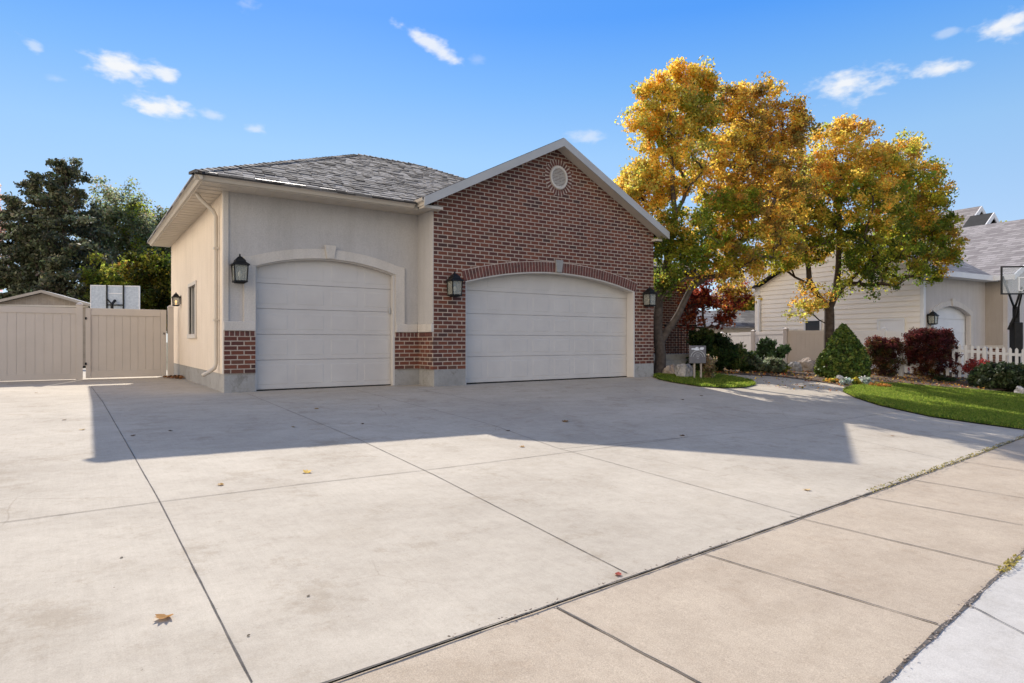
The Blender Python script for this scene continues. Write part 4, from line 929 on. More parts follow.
def simple_tree(name, label, x, y0, y1, rx, dd, pal, n, per, size, crad, seed, tr=.14, bark='bark', flat=.9, leaf='leaf', cat='tree', group=None):
    bx, by, bz = base(x, dd); 
    if bx < 6: bz = 0
    r = random.Random(seed); cy = (y0 + y1) / 2; ry = (y1 - y0) / 2; bl = []
    for i in range(9):
        a = r.uniform(0, 6.28); q = r.uniform(.2, .62); bl.append(B(x + math.cos(a) * rx * q, cy + math.sin(a) * ry * q, dd + r.uniform(-.4, .4) * rx * dd / FPX, rx * r.uniform(.35, .5), ry * r.uniform(.35, .5), n // 9, pal))
    bl.append(B(x, cy, dd, rx * .8, ry * .85, n // 3, pal))
    return make_tree(name, label, cat, (bx, by, bz), [(((bx, by, bz - .1), tuple(at(x, y1 + (341 - y1) * .3, dd)), tuple(at(x + 2, cy, dd)), tuple(at(x, y0 + ry * .4, dd))), tr, .03)], bl, per, size, crad, seed=seed, bark=bark, leaf=leaf, flat=flat, twig=.012, group=group, every=2)
GT = 'trees beyond the left fence'
simple_tree('poplar_tree', 'pale grey-green tree directly right of the dark pine', 100, 168, 330, 27, 41, GREYG, 220, 55, .16, .55, 21, group=GT)
simple_tree('poplar_tree', 'rounded grey-green tree top midway between pine and roof eave', 131, 176, 300, 26, 42, GREYG + YGR[:1], 200, 55, .16, .55, 22, group=GT)
simple_tree('poplar_tree', 'yellow-green tree top nearest the roof eave', 160, 198, 300, 26, 44, [tuple(v * .62 for v in c) for c in YGR + GREYG * 2], 180, 55, .16, .55, 23, group=GT)
simple_tree('broadleaf_tree', 'low olive and orange tree right behind the backboard', 150, 244, 345, 36, 34, [tuple(v * .34 for v in c) for c in OLIVE + GREEN * 2 + RUST[:1]], 150, 60, .17, .5, 24, group=GT)
simple_tree('broadleaf_tree', 'dark olive tree between pine and backboard', 112, 240, 345, 32, 35, GREEN + OLIVE[:2], 130, 60, .17, .5, 25, group=GT)
simple_tree('broadleaf_tree', 'pinkish tree at the far left behind the pine', -14, 170, 335, 24, 42, mixp((.40, .28, .23), (.45, .34, .28), (.3, .2, .16)), 90, 50, .2, .5, 26, group=GT)
simple_tree('broadleaf_tree', 'bright yellow-green tree behind the low outbuilding', 745, 282, 335, 30, 44, YGR + GREEN[:1] + GOLD[2:4], 120, 55, .2, .55, 27)
simple_tree('broadleaf_tree', 'distant green tree top peeking over the neighbouring ridge', 1004, 214, 300, 12, 52, GREEN, 40, 50, .2, .4, 28)
simple_tree('broadleaf_tree', 'distant green tree top left of the neighbouring gable', 948, 206, 300, 9, 54, GREEN, 36, 50, .2, .4, 29)

# ================================================================== NEIGHBOURING HOUSE (right)
NO = at(923.5, 341.5, 22.7); na = R_(-4.65); NZ = -.36
N_ = thing('house', 'neighbouring house at the right with cream siding and grey shingle roofs', 'house', (NO[0], NO[1], NZ), na)
# local frame: x along its front, y to the back, z up from its base
def nb(name, material, *boxes, bevel=0, parent=None):
    if name in ('front_wall', 'rear_wall', 'wainscot', 'sill_trim', 'eave_board', 'soffit'):
        return [MB().box(*b).build(name, material, parent or N_, bevel) for b in boxes][-1]
    m = MB()
    for b in boxes: m.box(*b)
    return m.build(name, material, parent or N_, bevel)
NW = 3.78
m = MB(); arcN, aN = arc(.62, 3.35, 2.28, 2.62)
m.prism_y([(0, 0), (.62, 0)] + arcN + [(3.35, 0), (4.6, 0), (4.6, NW), (0, NW)], 0, .14); m.build('front_wall', 'neighbour_stucco', N_)
nb('return_wall', 'neighbour_stucco_dark', (4.58, 4.72, -.598, -.002, 0, NW))  # darker copy of the front stucco, with the wall's shade in its colour
nb('front_wall', 'neighbour_stucco', (4.60, 16.4, -.75, -.60, 0, NW))
nb('wainscot', 'brick', (3.37, 4.54, -.03, -.002, .3, 1.0), (4.545, 4.579, -.60, -.002, .3, 1.0))
nb('sill_trim', 'trim_stucco', (3.37, 4.55, -.06, -.002, 1.002, 1.13), (4.51, 4.579, -.64, -.062, 1.002, 1.13), bevel=.01)
m, out = band(arcN, -.045, -.001, .2); m.box(3.35, 3.55, -.045, -.001, 1.13, 2.28); m.box(.42, .62, -.045, -.001, 1.13, 2.28)
for (xa, xb, xo) in ((.62, .42, out[0]), (3.35, 3.55, out[-1])):
    q = [(xa, 2.281), xo, (xb, xo[1] - .02), (xb, 2.281)]; m.add([(x, -.045, z) for x, z in q] + [(x, -.001, z) for x, z in q], [(0, 1, 2, 3), (7, 6, 5, 4), (0, 4, 5, 1), (1, 5, 6, 2), (2, 6, 7, 3), (3, 7, 4, 0)])
sn = m.build('door_surround', 'trim_stucco', N_)
MB().prism_y([(1.91, 2.62), (2.06, 2.62), (2.1, 2.90), (1.87, 2.90)], -.08, -.047).build('keystone', 'trim_stucco', sn)
nd = nb('garage_door', 'white_paint', (.5, 3.5, .20, .23, 0, 2.75))
for i in range(5): 
    m = MB(); m.box(.5, 3.5, .172, .199, .02 + i * .53, .53 + i * .53 + .005); m.build('door_section', 'white_paint', nd, .004)
nb('corner_trim', 'white_paint', (-.05, .10, -.03, .09, 0, NW), bevel=.006)
# siding wall: lapped boards
m = MB(); m.box(-.02, .12, .145, 7.0, 0, NW)
nb_ = 19
for k in range(nb_):
    z0 = k * NW / nb_; z1 = z0 + NW / nb_
    m.add([(-.050, .095, z0), (-.050, 7.0, z0), (-.021, 7.0, z1), (-.021, .095, z1), (-.0205, .095, z0), (-.0205, 7.0, z0)], [(0, 3, 2, 1), (0, 1, 5, 4)])
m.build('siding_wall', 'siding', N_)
nb('corner_trim', 'white_paint', (-.06, .08, 7.0, 7.12, 0, NW), bevel=.005)
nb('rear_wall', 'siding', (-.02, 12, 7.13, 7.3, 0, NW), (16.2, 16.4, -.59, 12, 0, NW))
w = nb('window', 'white_paint', (-.08, -.046, 3.95, 4.75, 1.62, 1.69), (-.08, -.046, 3.95, 4.02, 1.69, 2.15), (-.08, -.046, 4.68, 4.75, 1.69, 2.15), (-.08, -.046, 3.95, 4.75, 2.15, 2.22)); nb('pane', 'window_glass', (-.06, -.047, 4.02, 4.68, 1.69, 2.15), parent=w)
w = nb('window', 'white_paint', (-.09, -.046, .62, 1.62, 1.45, 1.52), (-.09, -.046, .62, 1.62, 2.08, 2.15), (-.09, -.046, .62, .69, 1.52, 2.08), (-.09, -.046, 1.55, 1.62, 1.52, 2.08)); nb('shutter', 'vinyl_white', (-.07, -.047, .69, 1.55, 1.52, 2.08), parent=w)
m = MB(); m.tube([(-.42, 7.35, NW - .02), (-.35, 7.2, NW - .15), (-.10, 6.98, NW - .40), (-.10, 6.95, .2)], .045, 8); m.build('downspout', 'white_paint', N_, smooth=True)
# roofs
ne = NW + .06; q_ = .48
RYN = 3.5; rzn = ne + q_ * (RYN + .45)
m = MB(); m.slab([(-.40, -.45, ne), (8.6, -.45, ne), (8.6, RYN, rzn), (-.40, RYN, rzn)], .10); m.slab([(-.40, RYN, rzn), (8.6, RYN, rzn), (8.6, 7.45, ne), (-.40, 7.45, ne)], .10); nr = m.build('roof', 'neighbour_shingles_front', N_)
m = MB()
lap = NW / 19
m.add([(-.02, .0, NW), (-.02, 7.0, NW), (-.02, RYN, rzn - .12), (.12, .0, NW), (.12, 7.0, NW), (.12, RYN, rzn - .12)], [(0, 2, 1), (3, 4, 5), (0, 1, 4, 3), (1, 2, 5, 4), (2, 0, 3, 5)])
hT = rzn - .14 - NW
k_ = 0
while k_ * lap < hT - .15:
    z0 = NW + k_ * lap; z1 = z0 + lap; a0 = (z0 - NW) / hT * RYN; a1_ = (z1 - NW) / hT * RYN
    m.add([(-.050, a0, z0), (-.050, 7.0 - a0, z0), (-.021, 7.0 - a1_, z1), (-.021, a1_, z1), (-.0205, a0, z0), (-.0205, 7.0 - a0, z0)], [(0, 3, 2, 1), (0, 1, 5, 4)]); k_ += 1
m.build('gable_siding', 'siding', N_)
for (ya, yb) in ((-.47, RYN), (7.47, RYN)):
    za_, zb_ = ne - .01, rzn - .01; m = MB(); m.add([(-.43, ya, za_ - .2), (-.43, yb, zb_ - .2), (-.43, yb, zb_), (-.43, ya, za_), (-.402, ya, za_ - .2), (-.402, yb, zb_ - .2), (-.402, yb, zb_), (-.402, ya, za_)], [(0, 1, 2, 3), (7, 6, 5, 4), (0, 4, 5, 1), (3, 2, 6, 7), (0, 3, 7, 4), (1, 5, 6, 2)]); m.build('rake_board', 'white_paint', N_)
G0 = 4.1; GA = 10.5; gzp = ne + q_ * (GA - G0)
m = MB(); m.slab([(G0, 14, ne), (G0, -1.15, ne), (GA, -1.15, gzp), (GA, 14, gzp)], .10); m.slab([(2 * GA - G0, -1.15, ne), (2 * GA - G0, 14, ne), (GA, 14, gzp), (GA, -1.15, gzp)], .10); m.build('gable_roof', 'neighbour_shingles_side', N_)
m = MB(); m.prism_y([(4.62, NW), (16.38, NW), (GA, gzp - .14)], -.75, -.60); m.build('gable_wall', 'neighbour_stucco', N_)
m = MB(); m.prism_y([(G0 - .02, ne - .22), (GA, gzp - .22), (GA, gzp), (G0 - .02, ne)], -1.19, -1.152); m.prism_y([(GA, gzp - .22), (2 * GA - G0, ne - .22), (2 * GA - G0, ne), (GA, gzp)], -1.19, -1.152); m.build('rake_board', 'white_paint', N_)
nb('eave_board', 'white_paint', (-.48, 4.06, -.50, -.452, ne - .20, ne - .0), (4.05, 4.095, -1.15, -.505, ne - .20, ne - .0))
nb('soffit', 'white_paint', (-.398, 4.57, -.45, -.003, ne - .20, ne - .16))
# upper storey with two gables, behind
def px_local(x, y, dd):
    p = at(x, y, dd) - np.array([NO[0], NO[1], NZ]); c_, s_ = math.cos(-na), math.sin(-na); return Vector((p[0] * c_ - p[1] * s_, p[0] * s_ + p[1] * c_, p[2]))
def small_gable(apex, half, pitch, depth, wallm, names, zlow, rm='neighbour_shingles_side'):
    ax, ay, az_ = apex; lo = az_ - pitch * half
    m = MB(); m.slab([(ax - half, ay + depth, lo), (ax - half, ay, lo), (ax, ay, az_), (ax, ay + depth, az_)], .09); m.slab([(ax + half, ay, lo), (ax + half, ay + depth, lo), (ax, ay + depth, az_), (ax, ay, az_)], .09)
    g_ = m.build(names, rm, N_)
    m = MB(); th = .26; m.prism_y([(ax - half, lo - th), (ax, az_ - th), (ax, az_), (ax - half, lo)], ay - .05, ay - .002); m.prism_y([(ax, az_ - th), (ax + half, lo - th), (ax + half, lo), (ax, az_)], ay - .05, ay - .002); m.build('rake_board', 'white_paint', g_)
    m = MB(); m.prism_y([(ax - half + .3, zlow), (ax + half - .3, zlow), (ax + half - .3, lo + .0), (ax, az_ - .12), (ax - half + .3, lo)], ay + .42, ay + .5); m.build('gable_wall', wallm, g_)
    m = MB(); m.box(ax - half + .3, ax - half + .42, ay + .51, ay + depth, zlow, lo + .05); m.box(ax + half - .42, ax + half - .3, ay + .51, ay + depth, zlow, lo + .05); m.build('upper_wall', wallm, g_)
a1 = px_local(981, 206, 33); small_gable(a1, 2.6, .80, 7, 'neighbour_stucco_dark', 'upper_gable_roof', 4.2)
a2 = px_local(993.3, 212.5, 31.0); small_gable(a2, 1.15, .80, 1.0, 'neighbour_stucco_dark', 'dormer_roof', 4.2, 'interior_dark')
LGn = copy_thing(L0, (NO[0] + math.cos(na) * .30, NO[1] + math.sin(na) * .30, NZ + 2.13), na, 'black lantern beside the arched garage door of the neighbouring house')
if 'group' in LGn: del LGn['group']
# low outbuilding between the houses
p = at(700, 341.5, 35); ob = thing('outbuilding', 'low pale outbuilding with grey roof behind the tan fence', 'outbuilding', (p[0], p[1], -.3), R_(-38))
m = MB(); m.box(-.2, 4.2, 0, .2, 0, 2.15); m.box(4.0, 4.2, .201, 4.4, 0, 2.15); m.build('wall', 'trim_stucco', ob)
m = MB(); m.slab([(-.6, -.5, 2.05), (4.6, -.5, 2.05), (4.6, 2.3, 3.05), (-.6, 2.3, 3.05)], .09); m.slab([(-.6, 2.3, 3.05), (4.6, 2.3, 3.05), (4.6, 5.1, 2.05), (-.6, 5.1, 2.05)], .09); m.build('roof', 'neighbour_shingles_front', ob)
m = MB(); m.slab([(4.61, -.5, 2.07), (4.66, -.5, 2.07), (4.66, 2.3, 3.07), (4.61, 2.3, 3.07)], .2); m.build('fascia', 'grey_paint', ob)

# ------------------------------------------------------------------ right hand fences
def pz(x, d): p = at(x, 341.5, d); return (p[0], p[1], gz(p[0], p[1]))
def ztop(y, d): return EYE + (341.5 - y) * d / FPX
fp = [(700, 35, 334.5), (722, 32, 333.2), (753.5, 28.8, 331.2), (786, 26.2, 329.2), (840, 24.9, 329.4)]
posts = [pz(x, d) for x, d, y in fp]; vinyl_fence('vinyl_fence', 'tan vinyl privacy fence behind the shrubs and walkway', posts, 1.58, 'vinyl_tan', tops=[ztop(y, d) - p[2] + .0 for (x, d, y), p in zip(fp, posts)], capw=.16)
fp = [(842, 24.3), (884, 23.3), (921, 22.35)]
posts = [pz(x, d) for x, d in fp]; h_ = ztop(330.5, 23.3) - posts[1][2] + .06
vinyl_fence('vinyl_fence', 'white vinyl privacy fence against the cream siding', posts, h_, 'vinyl_white', capw=.12)
# picket fence
A, Bq = Vector(pz(903, 20.9)), Vector(pz(1120, 18.6)); L = (Bq - A).length; dr = (Bq - A); 
pf = thing('picket_fence', 'white picket fence behind the red and green shrubs', 'fence', tuple(A)); m = MB(); dn = dr.normalized(); nn = Vector((-dn.y, dn.x, 0)).normalized()
k = 0; u = .08
while u < L:
    p = dn * u; hgt = 1.10
    hx = Vector((dn.x, dn.y, 0)).normalized()
    m.obox(p + Vector((0, 0, .10 + hgt / 2)) - nn * .032, hx * .042, nn * .009, Vector((0, 0, hgt / 2 - .04)))
    a_ = p - nn * .032; zt_ = .10 + hgt - .04
    m.add([tuple(a_ + hx * s1 * .042 + nn * s2 * .009 + Vector((0, 0, zt_))) for s2 in (-1, 1) for s1 in (-1, 1)] + [tuple(a_ + nn * s2 * .009 + Vector((0, 0, zt_ + .055))) for s2 in (-1, 1)], [(0, 1, 4), (3, 2, 5), (1, 3, 5, 4), (2, 0, 4, 5)])
    u += .165
m.build('pickets', 'picket_paint', pf)
m = MB()
for z in (.38, 1.0): m.bar(Vector((0, 0, z)), dr + Vector((0, 0, z)), .04, .09)
m.build('rails', 'picket_paint', pf, .003)
for q in (0, 2.3, 4.62, 6.9):
    m = MB(); p = dn * q; m.box(p.x - .06, p.x + .06, p.y + .0, p.y + .12, -.2 + p.z, 1.14 + p.z); m.lathe([(.10, 1.14), (.10, 1.16), (.01, 1.20)], (p.x, p.y + .06, p.z), 4, True); m.build('post', 'picket_paint', pf, .004)

# ---- basketball hoop at the right edge
d = 21.6; p = at(1018, 341.5, d); gg = -.42
t = thing('basketball_hoop', 'clear backboard hoop on a black pole beyond the picket fence', 'basketball hoop', (p[0], p[1], gg), R_(-38))
zb, zt = ztop(294.5, 21) - gg, ztop(266, 21) - gg; x0 = -1.0; w = 1.6
MB().box(x0 + .03, x0 + w - .03, -.63, -.615, zb + .03, zt - .03).build('backboard', 'board_acrylic', t)
m = MB(); f = .045
m.box(x0, x0 + w, -.65, -.60, zt - f, zt); m.box(x0, x0 + w, -.65, -.60, zb, zb + f); m.box(x0, x0 + f, -.65, -.60, zb + f, zt - f); m.box(x0 + w - f, x0 + w, -.65, -.60, zb + f, zt - f); m.build('board_frame', 'black_metal', t, .004)
cxm = x0 + w / 2
m = MB(); m.box(cxm - .24, cxm + .24, -.655, -.64, zb + .12, zb + .15); m.box(cxm - .24, cxm - .21, -.655, -.64, zb + .15, zb + .55); m.box(cxm + .21, cxm + .24, -.655, -.64, zb + .15, zb + .55); m.box(cxm - .24, cxm + .24, -.655, -.64, zb + .55, zb + .58); m.build('target_square', 'vinyl_white', t)
m = MB(); m.tube([(cxm + .23 * math.cos(a_), -.90 + .23 * math.sin(a_), zb + .12) for a_ in np.linspace(0, 2 * math.pi, 20)], .012, 6); m.build('rim', 'black_metal', t)
m = MB(); m.box(-.09, .09, .0, .18, 0, 1.2); m.box(-.075, .075, .015, .165, 1.2, 2.55); m.build('pole', 'black_metal', t, .01)
m = MB(); m.box(-.14, .14, -.05, .22, .95, 2.0); m.build('pole_pad', 'black_metal', t, .02)
for (a_, b_) in (((-.05, .1, 2.45), (cxm - .1, -.58, zb + .25)), ((.0, .1, 2.1), (cxm - .1, -.58, zb + .05)), ((-.25, .1, 1.75), (.05, .08, 2.45)), ((-.05, .1, 2.5), (x0 + .08, -.6, zt - .35))):
    m = MB(); m.bar(a_, b_, .05, .07); m.build('arm', 'black_metal', t, .006)

# ================================================================== SHRUBS
def shrub(name, label, x, y, dd, blobs, per, size, crad, seed, leaf='leaf', cat='shrub', group=None, stems=5, stem_r=.018, stemh=.5, **kw):
    p0 = gnd(x, y) if dd is None else None
    o = at(x, 341.5, dd); bz = gz(o[0], o[1]); org = np.array((o[0], o[1], bz)); rng = np.random.default_rng(seed)
    t = thing(name, label, cat, tuple(org), 0, group); C_, K_ = blob_clusters(blobs, rng, kw.pop('shell', 3.2))
    C_[:, 2] = np.maximum(C_[:, 2], bz + .05)
    v, f, k = leaf_cloud(C_, rng.uniform(.7, 1.2, len(C_)) * crad, K_, per, size, kw.pop('elong', 1.1), kw.pop('flat', .9), kw.pop('up', 0), kw.pop('jitter', .2), .1, rng)
    v[:, 2] = np.maximum(v[:, 2], bz + .015)
    tinted('foliage', v - org, f, k, leaf, t); r = random.Random(seed)
    for _ in range(0 if not stems else 1):
        m = MB()
        for s_ in range(stems):
            c = C_[r.randrange(len(C_))] - org; m.tube([(r.uniform(-.05, .05), r.uniform(-.05, .05), -.05), (c[0] * .4, c[1] * .4, c[2] * .45), tuple(c)], [stem_r, stem_r * .7, stem_r * .3], 5, False)
        m.build('stems', 'dark_bark', t, smooth=True)
    return t
CONE = mixp((.06, .105, .018), (.085, .135, .022), (.045, .08, .016), (.14, .18, .03))
# cone shaped dwarf spruce: profile of revolution filled with short needle clumps
d = 18.9; rng = np.random.default_rng(5); o = at(843.5, 341.5, d); bz = gz(o[0], o[1]); k_ = d / FPX
n_ = 1500; hh = rng.random(n_) ** 1.25; Ht = ztop(327.5, d) - bz; prof = lambda u: np.interp(u, [0, .08, .22, .45, .7, .88, 1], [.70, .86, .90, .74, .46, .22, .03])
ang = rng.random(n_) * 6.283; PSC = .78; wob = PSC + .05 * np.sin(ang * 3 + hh * 9) + .04 * np.sin(ang * 7 - hh * 17); rr = prof(hh) * wob * (1 - .20 * rng.random(n_) ** 2)
C_ = np.stack([rr * np.cos(ang), rr * np.sin(ang), hh * Ht + .04], 1); K_ = np.array(CONE)[rng.integers(0, 4, n_)]
v, f, kk = leaf_cloud(C_, np.full(n_, .075), K_, 26, .055, 1.8, 1, .3, .25, .08, rng); v[:, 2] = np.maximum(v[:, 2], .01)
t = thing('cone_shrub', 'dense green cone shaped evergreen in front of the maple trunk', 'shrub', (o[0], o[1], bz)); tinted('foliage', v, f, kk, 'needle', t)
MB().lathe([(.46, .02), (.58, .3), (.50, .6), (.34, 1.0), (.14, 1.3), (.03, Ht * .92)], (0, 0, 0), 20).build('core', 'dark_bark', t, smooth=True)
BURN = mixp((.075, .018, .018), (.10, .022, .022), (.05, .016, .014), (.07, .04, .02), (.13, .045, .025))
BURNG = mixp((.075, .06, .022), (.05, .055, .02), (.10, .045, .022), (.16, .10, .035), (.07, .03, .02))
d = 20.9; shrub('burning_bush', 'smaller rounded burning bush next to the cone evergreen, part green', 884, 378, d, [B(884, 350, d, 16, 11, 110, BURN[:3] + BURNG), B(884, 362, d, 17, 11, 90, BURNG), B(877, 343, d, 9, 6, 40, BURN), B(892, 344, d, 9, 6, 40, BURN), B(884, 372, d, 14, 5, 16, BURNG)], 60, .05, .13, 31)
d = 20.6; shrub('burning_bush', 'larger square cut dark red burning bush before the picket fence', 930, 380, d, [B(930, 345, d, 22, 14, 190, BURN), B(932, 360, d, 24, 14, 170, BURN), B(917, 336, d, 10, 6, 60, BURN[:3]), B(930, 334, d, 12, 5, 60, BURN[:3]), B(943, 336, d, 9, 6, 60, BURN[:3]), B(912, 350, d, 6, 14, 50, BURN), B(950, 352, d, 6, 14, 50, BURN), B(934, 373, d, 20, 6, 30, BURNG)], 64, .05, .13, 32)
d = 19.2; shrub('barberry_shrub', 'low loose crimson shrub left of the dark juniper', 977, 380, d, [B(976, 367, d, 12, 7, 40, mixp((.22, .035, .03), (.28, .05, .04), (.15, .03, .025))), B(984, 372, d, 10, 6, 20, BURN)], 50, .05, .14, 33, stems=8, stem_r=.01)
d = 18.6; JUN = mixp((.022, .04, .014), (.03, .052, .018), (.018, .03, .012), (.05, .07, .025))
shrub('juniper_shrub', 'wide dark green juniper in front of the picket fence', 1002, 388, d, [B(1002, 374, d, 24, 10, 150, JUN), B(1018, 382, d, 22, 9, 100, JUN), B(985, 382, d, 14, 6, 50, JUN), B(1040, 380, d, 20, 10, 80, JUN)], 60, .07, .15, 34, leaf='needle', elong=2, stems=7)
# row of low dark edging plants below the bushes
d = 20.0; shrub('edging_plant', 'low dark ground plant below the larger burning bush', 945, 384, d, [B(945, 383, d, 10, 4, 30, JUN)], 40, .05, .1, 35, stems=0)
# left planting bed beside the porch
YEW = mixp((.03, .055, .016), (.045, .075, .02), (.022, .04, .014), (.09, .11, .03))
d = 19.6; shrub('yew_hedge', 'tall dark green yew beside the porch, behind the plaque', 712, 374, d, [B(712, 345, d, 20, 12, 70, YEW), B(722, 356, d, 24, 14, 100, YEW), B(700, 338, d, 12, 9, 30, YEW), B(705, 362, d, 14, 10, 40, YEW)], 60, .075, .17, 41, leaf='leaf', elong=1.7)
SAGE = mixp((.10, .12, .07), (.14, .16, .10), (.07, .085, .045), (.20, .22, .14))
d = 19.9; shrub('evergreen_shrub', 'mid height olive evergreen between the yew and the grey-green lavender', 742, 374, d, [B(740, 359, d, 16, 11, 60, YEW + SAGE[:1]), B(748, 364, d, 14, 8, 40, YEW[:2] + SAGE[:2])], 56, .07, .16, 42, elong=1.6)
d = 19.6; shrub('lavender_plant', 'grey-green lavender mound right of the walkway shrubs', 772, 373, d, [B(772, 366, d, 13, 6, 40, SAGE), B(764, 368, d, 8, 5, 20, SAGE)], 60, .06, .13, 43, elong=3, up=.0)
d = 20.6; PNS = mixp((.04, .075, .025), (.055, .10, .035), (.03, .055, .02))
shrub('mugo_pine', 'small open pine shrub standing before the tan fence', 770, 372, d, [B(767, 345, d, 8, 4.5, 16, PNS), B(782, 350, d, 7, 3, 10, PNS), B(766, 352, d, 9, 4, 12, PNS), B(775, 356, d, 9, 3.5, 10, PNS), B(760, 357, d, 5, 4, 6, PNS)], 60, .075, .13, 44, leaf='needle', elong=2.4, stems=9, stem_r=.022)
d = 19.6; shrub('low_green_plant', 'small bright yellow-green clump left of the tan boulder', 784, 372, d, [B(783, 368.5, d, 6, 3.5, 20, YGR)], 40, .05, .09, 45, stems=0)
d = 16.2; shrub('hydrangea_shrub', 'pale dried flowering shrub right of the plaque', 709, 380, d, [B(708, 368, d, 6, 10, 26, mixp((.20, .15, .07), (.28, .22, .13), (.14, .12, .05))), B(710, 360, d, 5, 6, 10, mixp((.30, .25, .16), (.4, .34, .25)))], 44, .05, .10, 46, stems=8, stem_r=.008)
d = 15.9; DUST = mixp((.30, .33, .30), (.40, .43, .40), (.22, .25, .22))
shrub('dusty_miller', 'silvery white foliage clump at the lawn corner below the cone evergreen', 866, 388, 17.2, [B(866, 382, 17.2, 6, 4.5, 26, DUST)], 40, .05, .08, 47, stems=0)
shrub('dusty_miller', 'silver grey clump nearest the walkway, left of the green perennial', 846, 387, 17.0, [B(846, 381.5, 17.0, 5, 3.2, 16, DUST)], 40, .05, .08, 48, stems=0)
shrub('perennial_plant', 'small green perennial between two silvery clumps', 856, 388, 17.0, [B(856.5, 382.5, 17.0, 4, 4, 14, GREEN)], 40, .05, .08, 49, stems=0)
shrub('perennial_plant', 'orange and yellow flowering clump beside the walkway left of the silvery clumps', 834, 385, 17.6, [B(832, 381, 17.6, 7, 3, 20, mixp((.35, .18, .03), (.16, .16, .03), (.4, .28, .05), (.10, .12, .025)))], 40, .045, .08, 50, stems=0)
shrub('perennial_plant', 'rusty orange low clump on the lawn edge right of the silvery clump', 882, 389, 16.8, [B(881, 385.5, 16.8, 9, 2.6, 22, mixp((.30, .12, .03), (.38, .20, .05), (.14, .12, .03)))], 40, .045, .08, 51, stems=0)

# ------------------------------------------------------------------ rocks
def rock(name, label, x, y, dd, w, h, dp, seed, material):
    o = at(x, 341.5, dd); bz = gz(o[0], o[1]); bm = bmesh.new(); bmesh.ops.create_icosphere(bm, subdivisions=4, radius=1)
    for v in bm.verts:
        p = v.co.copy(); n1 = mnoise.noise(p * 1.1 + Vector((seed * 3.1, 0, 0))); n2 = mnoise.noise(p * 2.7 + Vector((0, seed * 1.7, 0))); n3 = mnoise.noise(p * 8 + Vector((0, seed, 0)))
        q = p * (1 + .34 * n1 + .20 * round(n2 * 4) / 4 + .05 * n3); v.co = Vector((q.x * w / 2, q.y * dp / 2, max(-.1, q.z * h * .75 + h * .3)))
    me = bpy.data.meshes.new(name); bm.to_mesh(me); bm.free(); me.materials.append(MT[material]); ob_ = bpy.data.objects.new(name, me); COL.objects.link(ob_); ob_.location = (o[0], o[1], bz)
    return tag(ob_, label, 'rock')
rock('boulder', 'large tan boulder leaning before the tan fence right of the pine shrub', 808, 371, 21.2, .95, .42, .6, 1, 'rock_tan')
rock('boulder', 'small pale boulder left of the large tan boulder', 795, 371, 21.0, .5, .30, .4, 2, 'rock_grey')
rock('boulder', 'speckled grey boulder between the tree trunk and the plaque', 684, 378, 16.4, .52, .36, .4, 3, 'rock_grey')
rock('boulder', 'tan boulder at the foot of the tree beside the garage', 671, 377, 16.9, .46, .27, .36, 4, 'rock_tan')
rock('boulder', 'small grey stone at the walkway edge under the cone evergreen', 840, 384, 17.9, .34, .17, .25, 5, 'rock_grey')
rock('boulder', 'small grey stone at the far right below the juniper', 1022, 392, 17.2, .4, .2, .3, 6, 'rock_grey')

# ------------------------------------------------------------------ plaque on posts
d = 16.0; o = at(697.5, 341.5, d); bz = gz(o[0], o[1]); K = d / FPX
pl = thing('garden_plaque', 'square grey garden plaque with pale mark on two short posts', 'garden sign', (o[0], o[1], bz), R_(-26))
zc = ztop(354.5, d) - bz; hs_ = .225
MB().box(-hs_, hs_, -.02, .02, zc - hs_, zc + hs_).build('board', 'slate_plaque', pl, .01)
m = MB(); m.box(-.10, -.06, .0, .03, -.1, zc - hs_ + .02); m.build('post', 'weathered_wood', pl); m = MB(); m.box(.08, .12, .0, .03, -.1, zc - hs_ + .02); m.build('post', 'weathered_wood', pl)
r = random.Random(4); m = MB()
for i in range(26):
    x = r.uniform(-.14, .15); z = zc + .15 + r.uniform(-.035, .035) * (1 - abs(x) * 3); s_ = r.uniform(.012, .03); m.box(x - s_ * 1.4, x + s_ * 1.4, -.0235 - r.uniform(0, .003), -.0205, z - s_ * .5, z + s_ * .5)
m.build('emblem', 'plaque_light', pl)
m = MB()
for (rr_, ww) in ((.175, .014), (.12, .010)):
    m2, _ = band([(rr_ * 1.05 * math.sin(t), zc - .08 + rr_ * math.cos(t)) for t in np.linspace(-1.45, 1.45, 20)], -.0232, -.0206, ww, m)
for k in range(3): m.box(-.05 + k * .012, .05 - k * .012, -.0232, -.0206, zc - .02 - k * .045, zc - .008 - k * .045)
m.build('arc_mark', 'plaque_mid', pl)

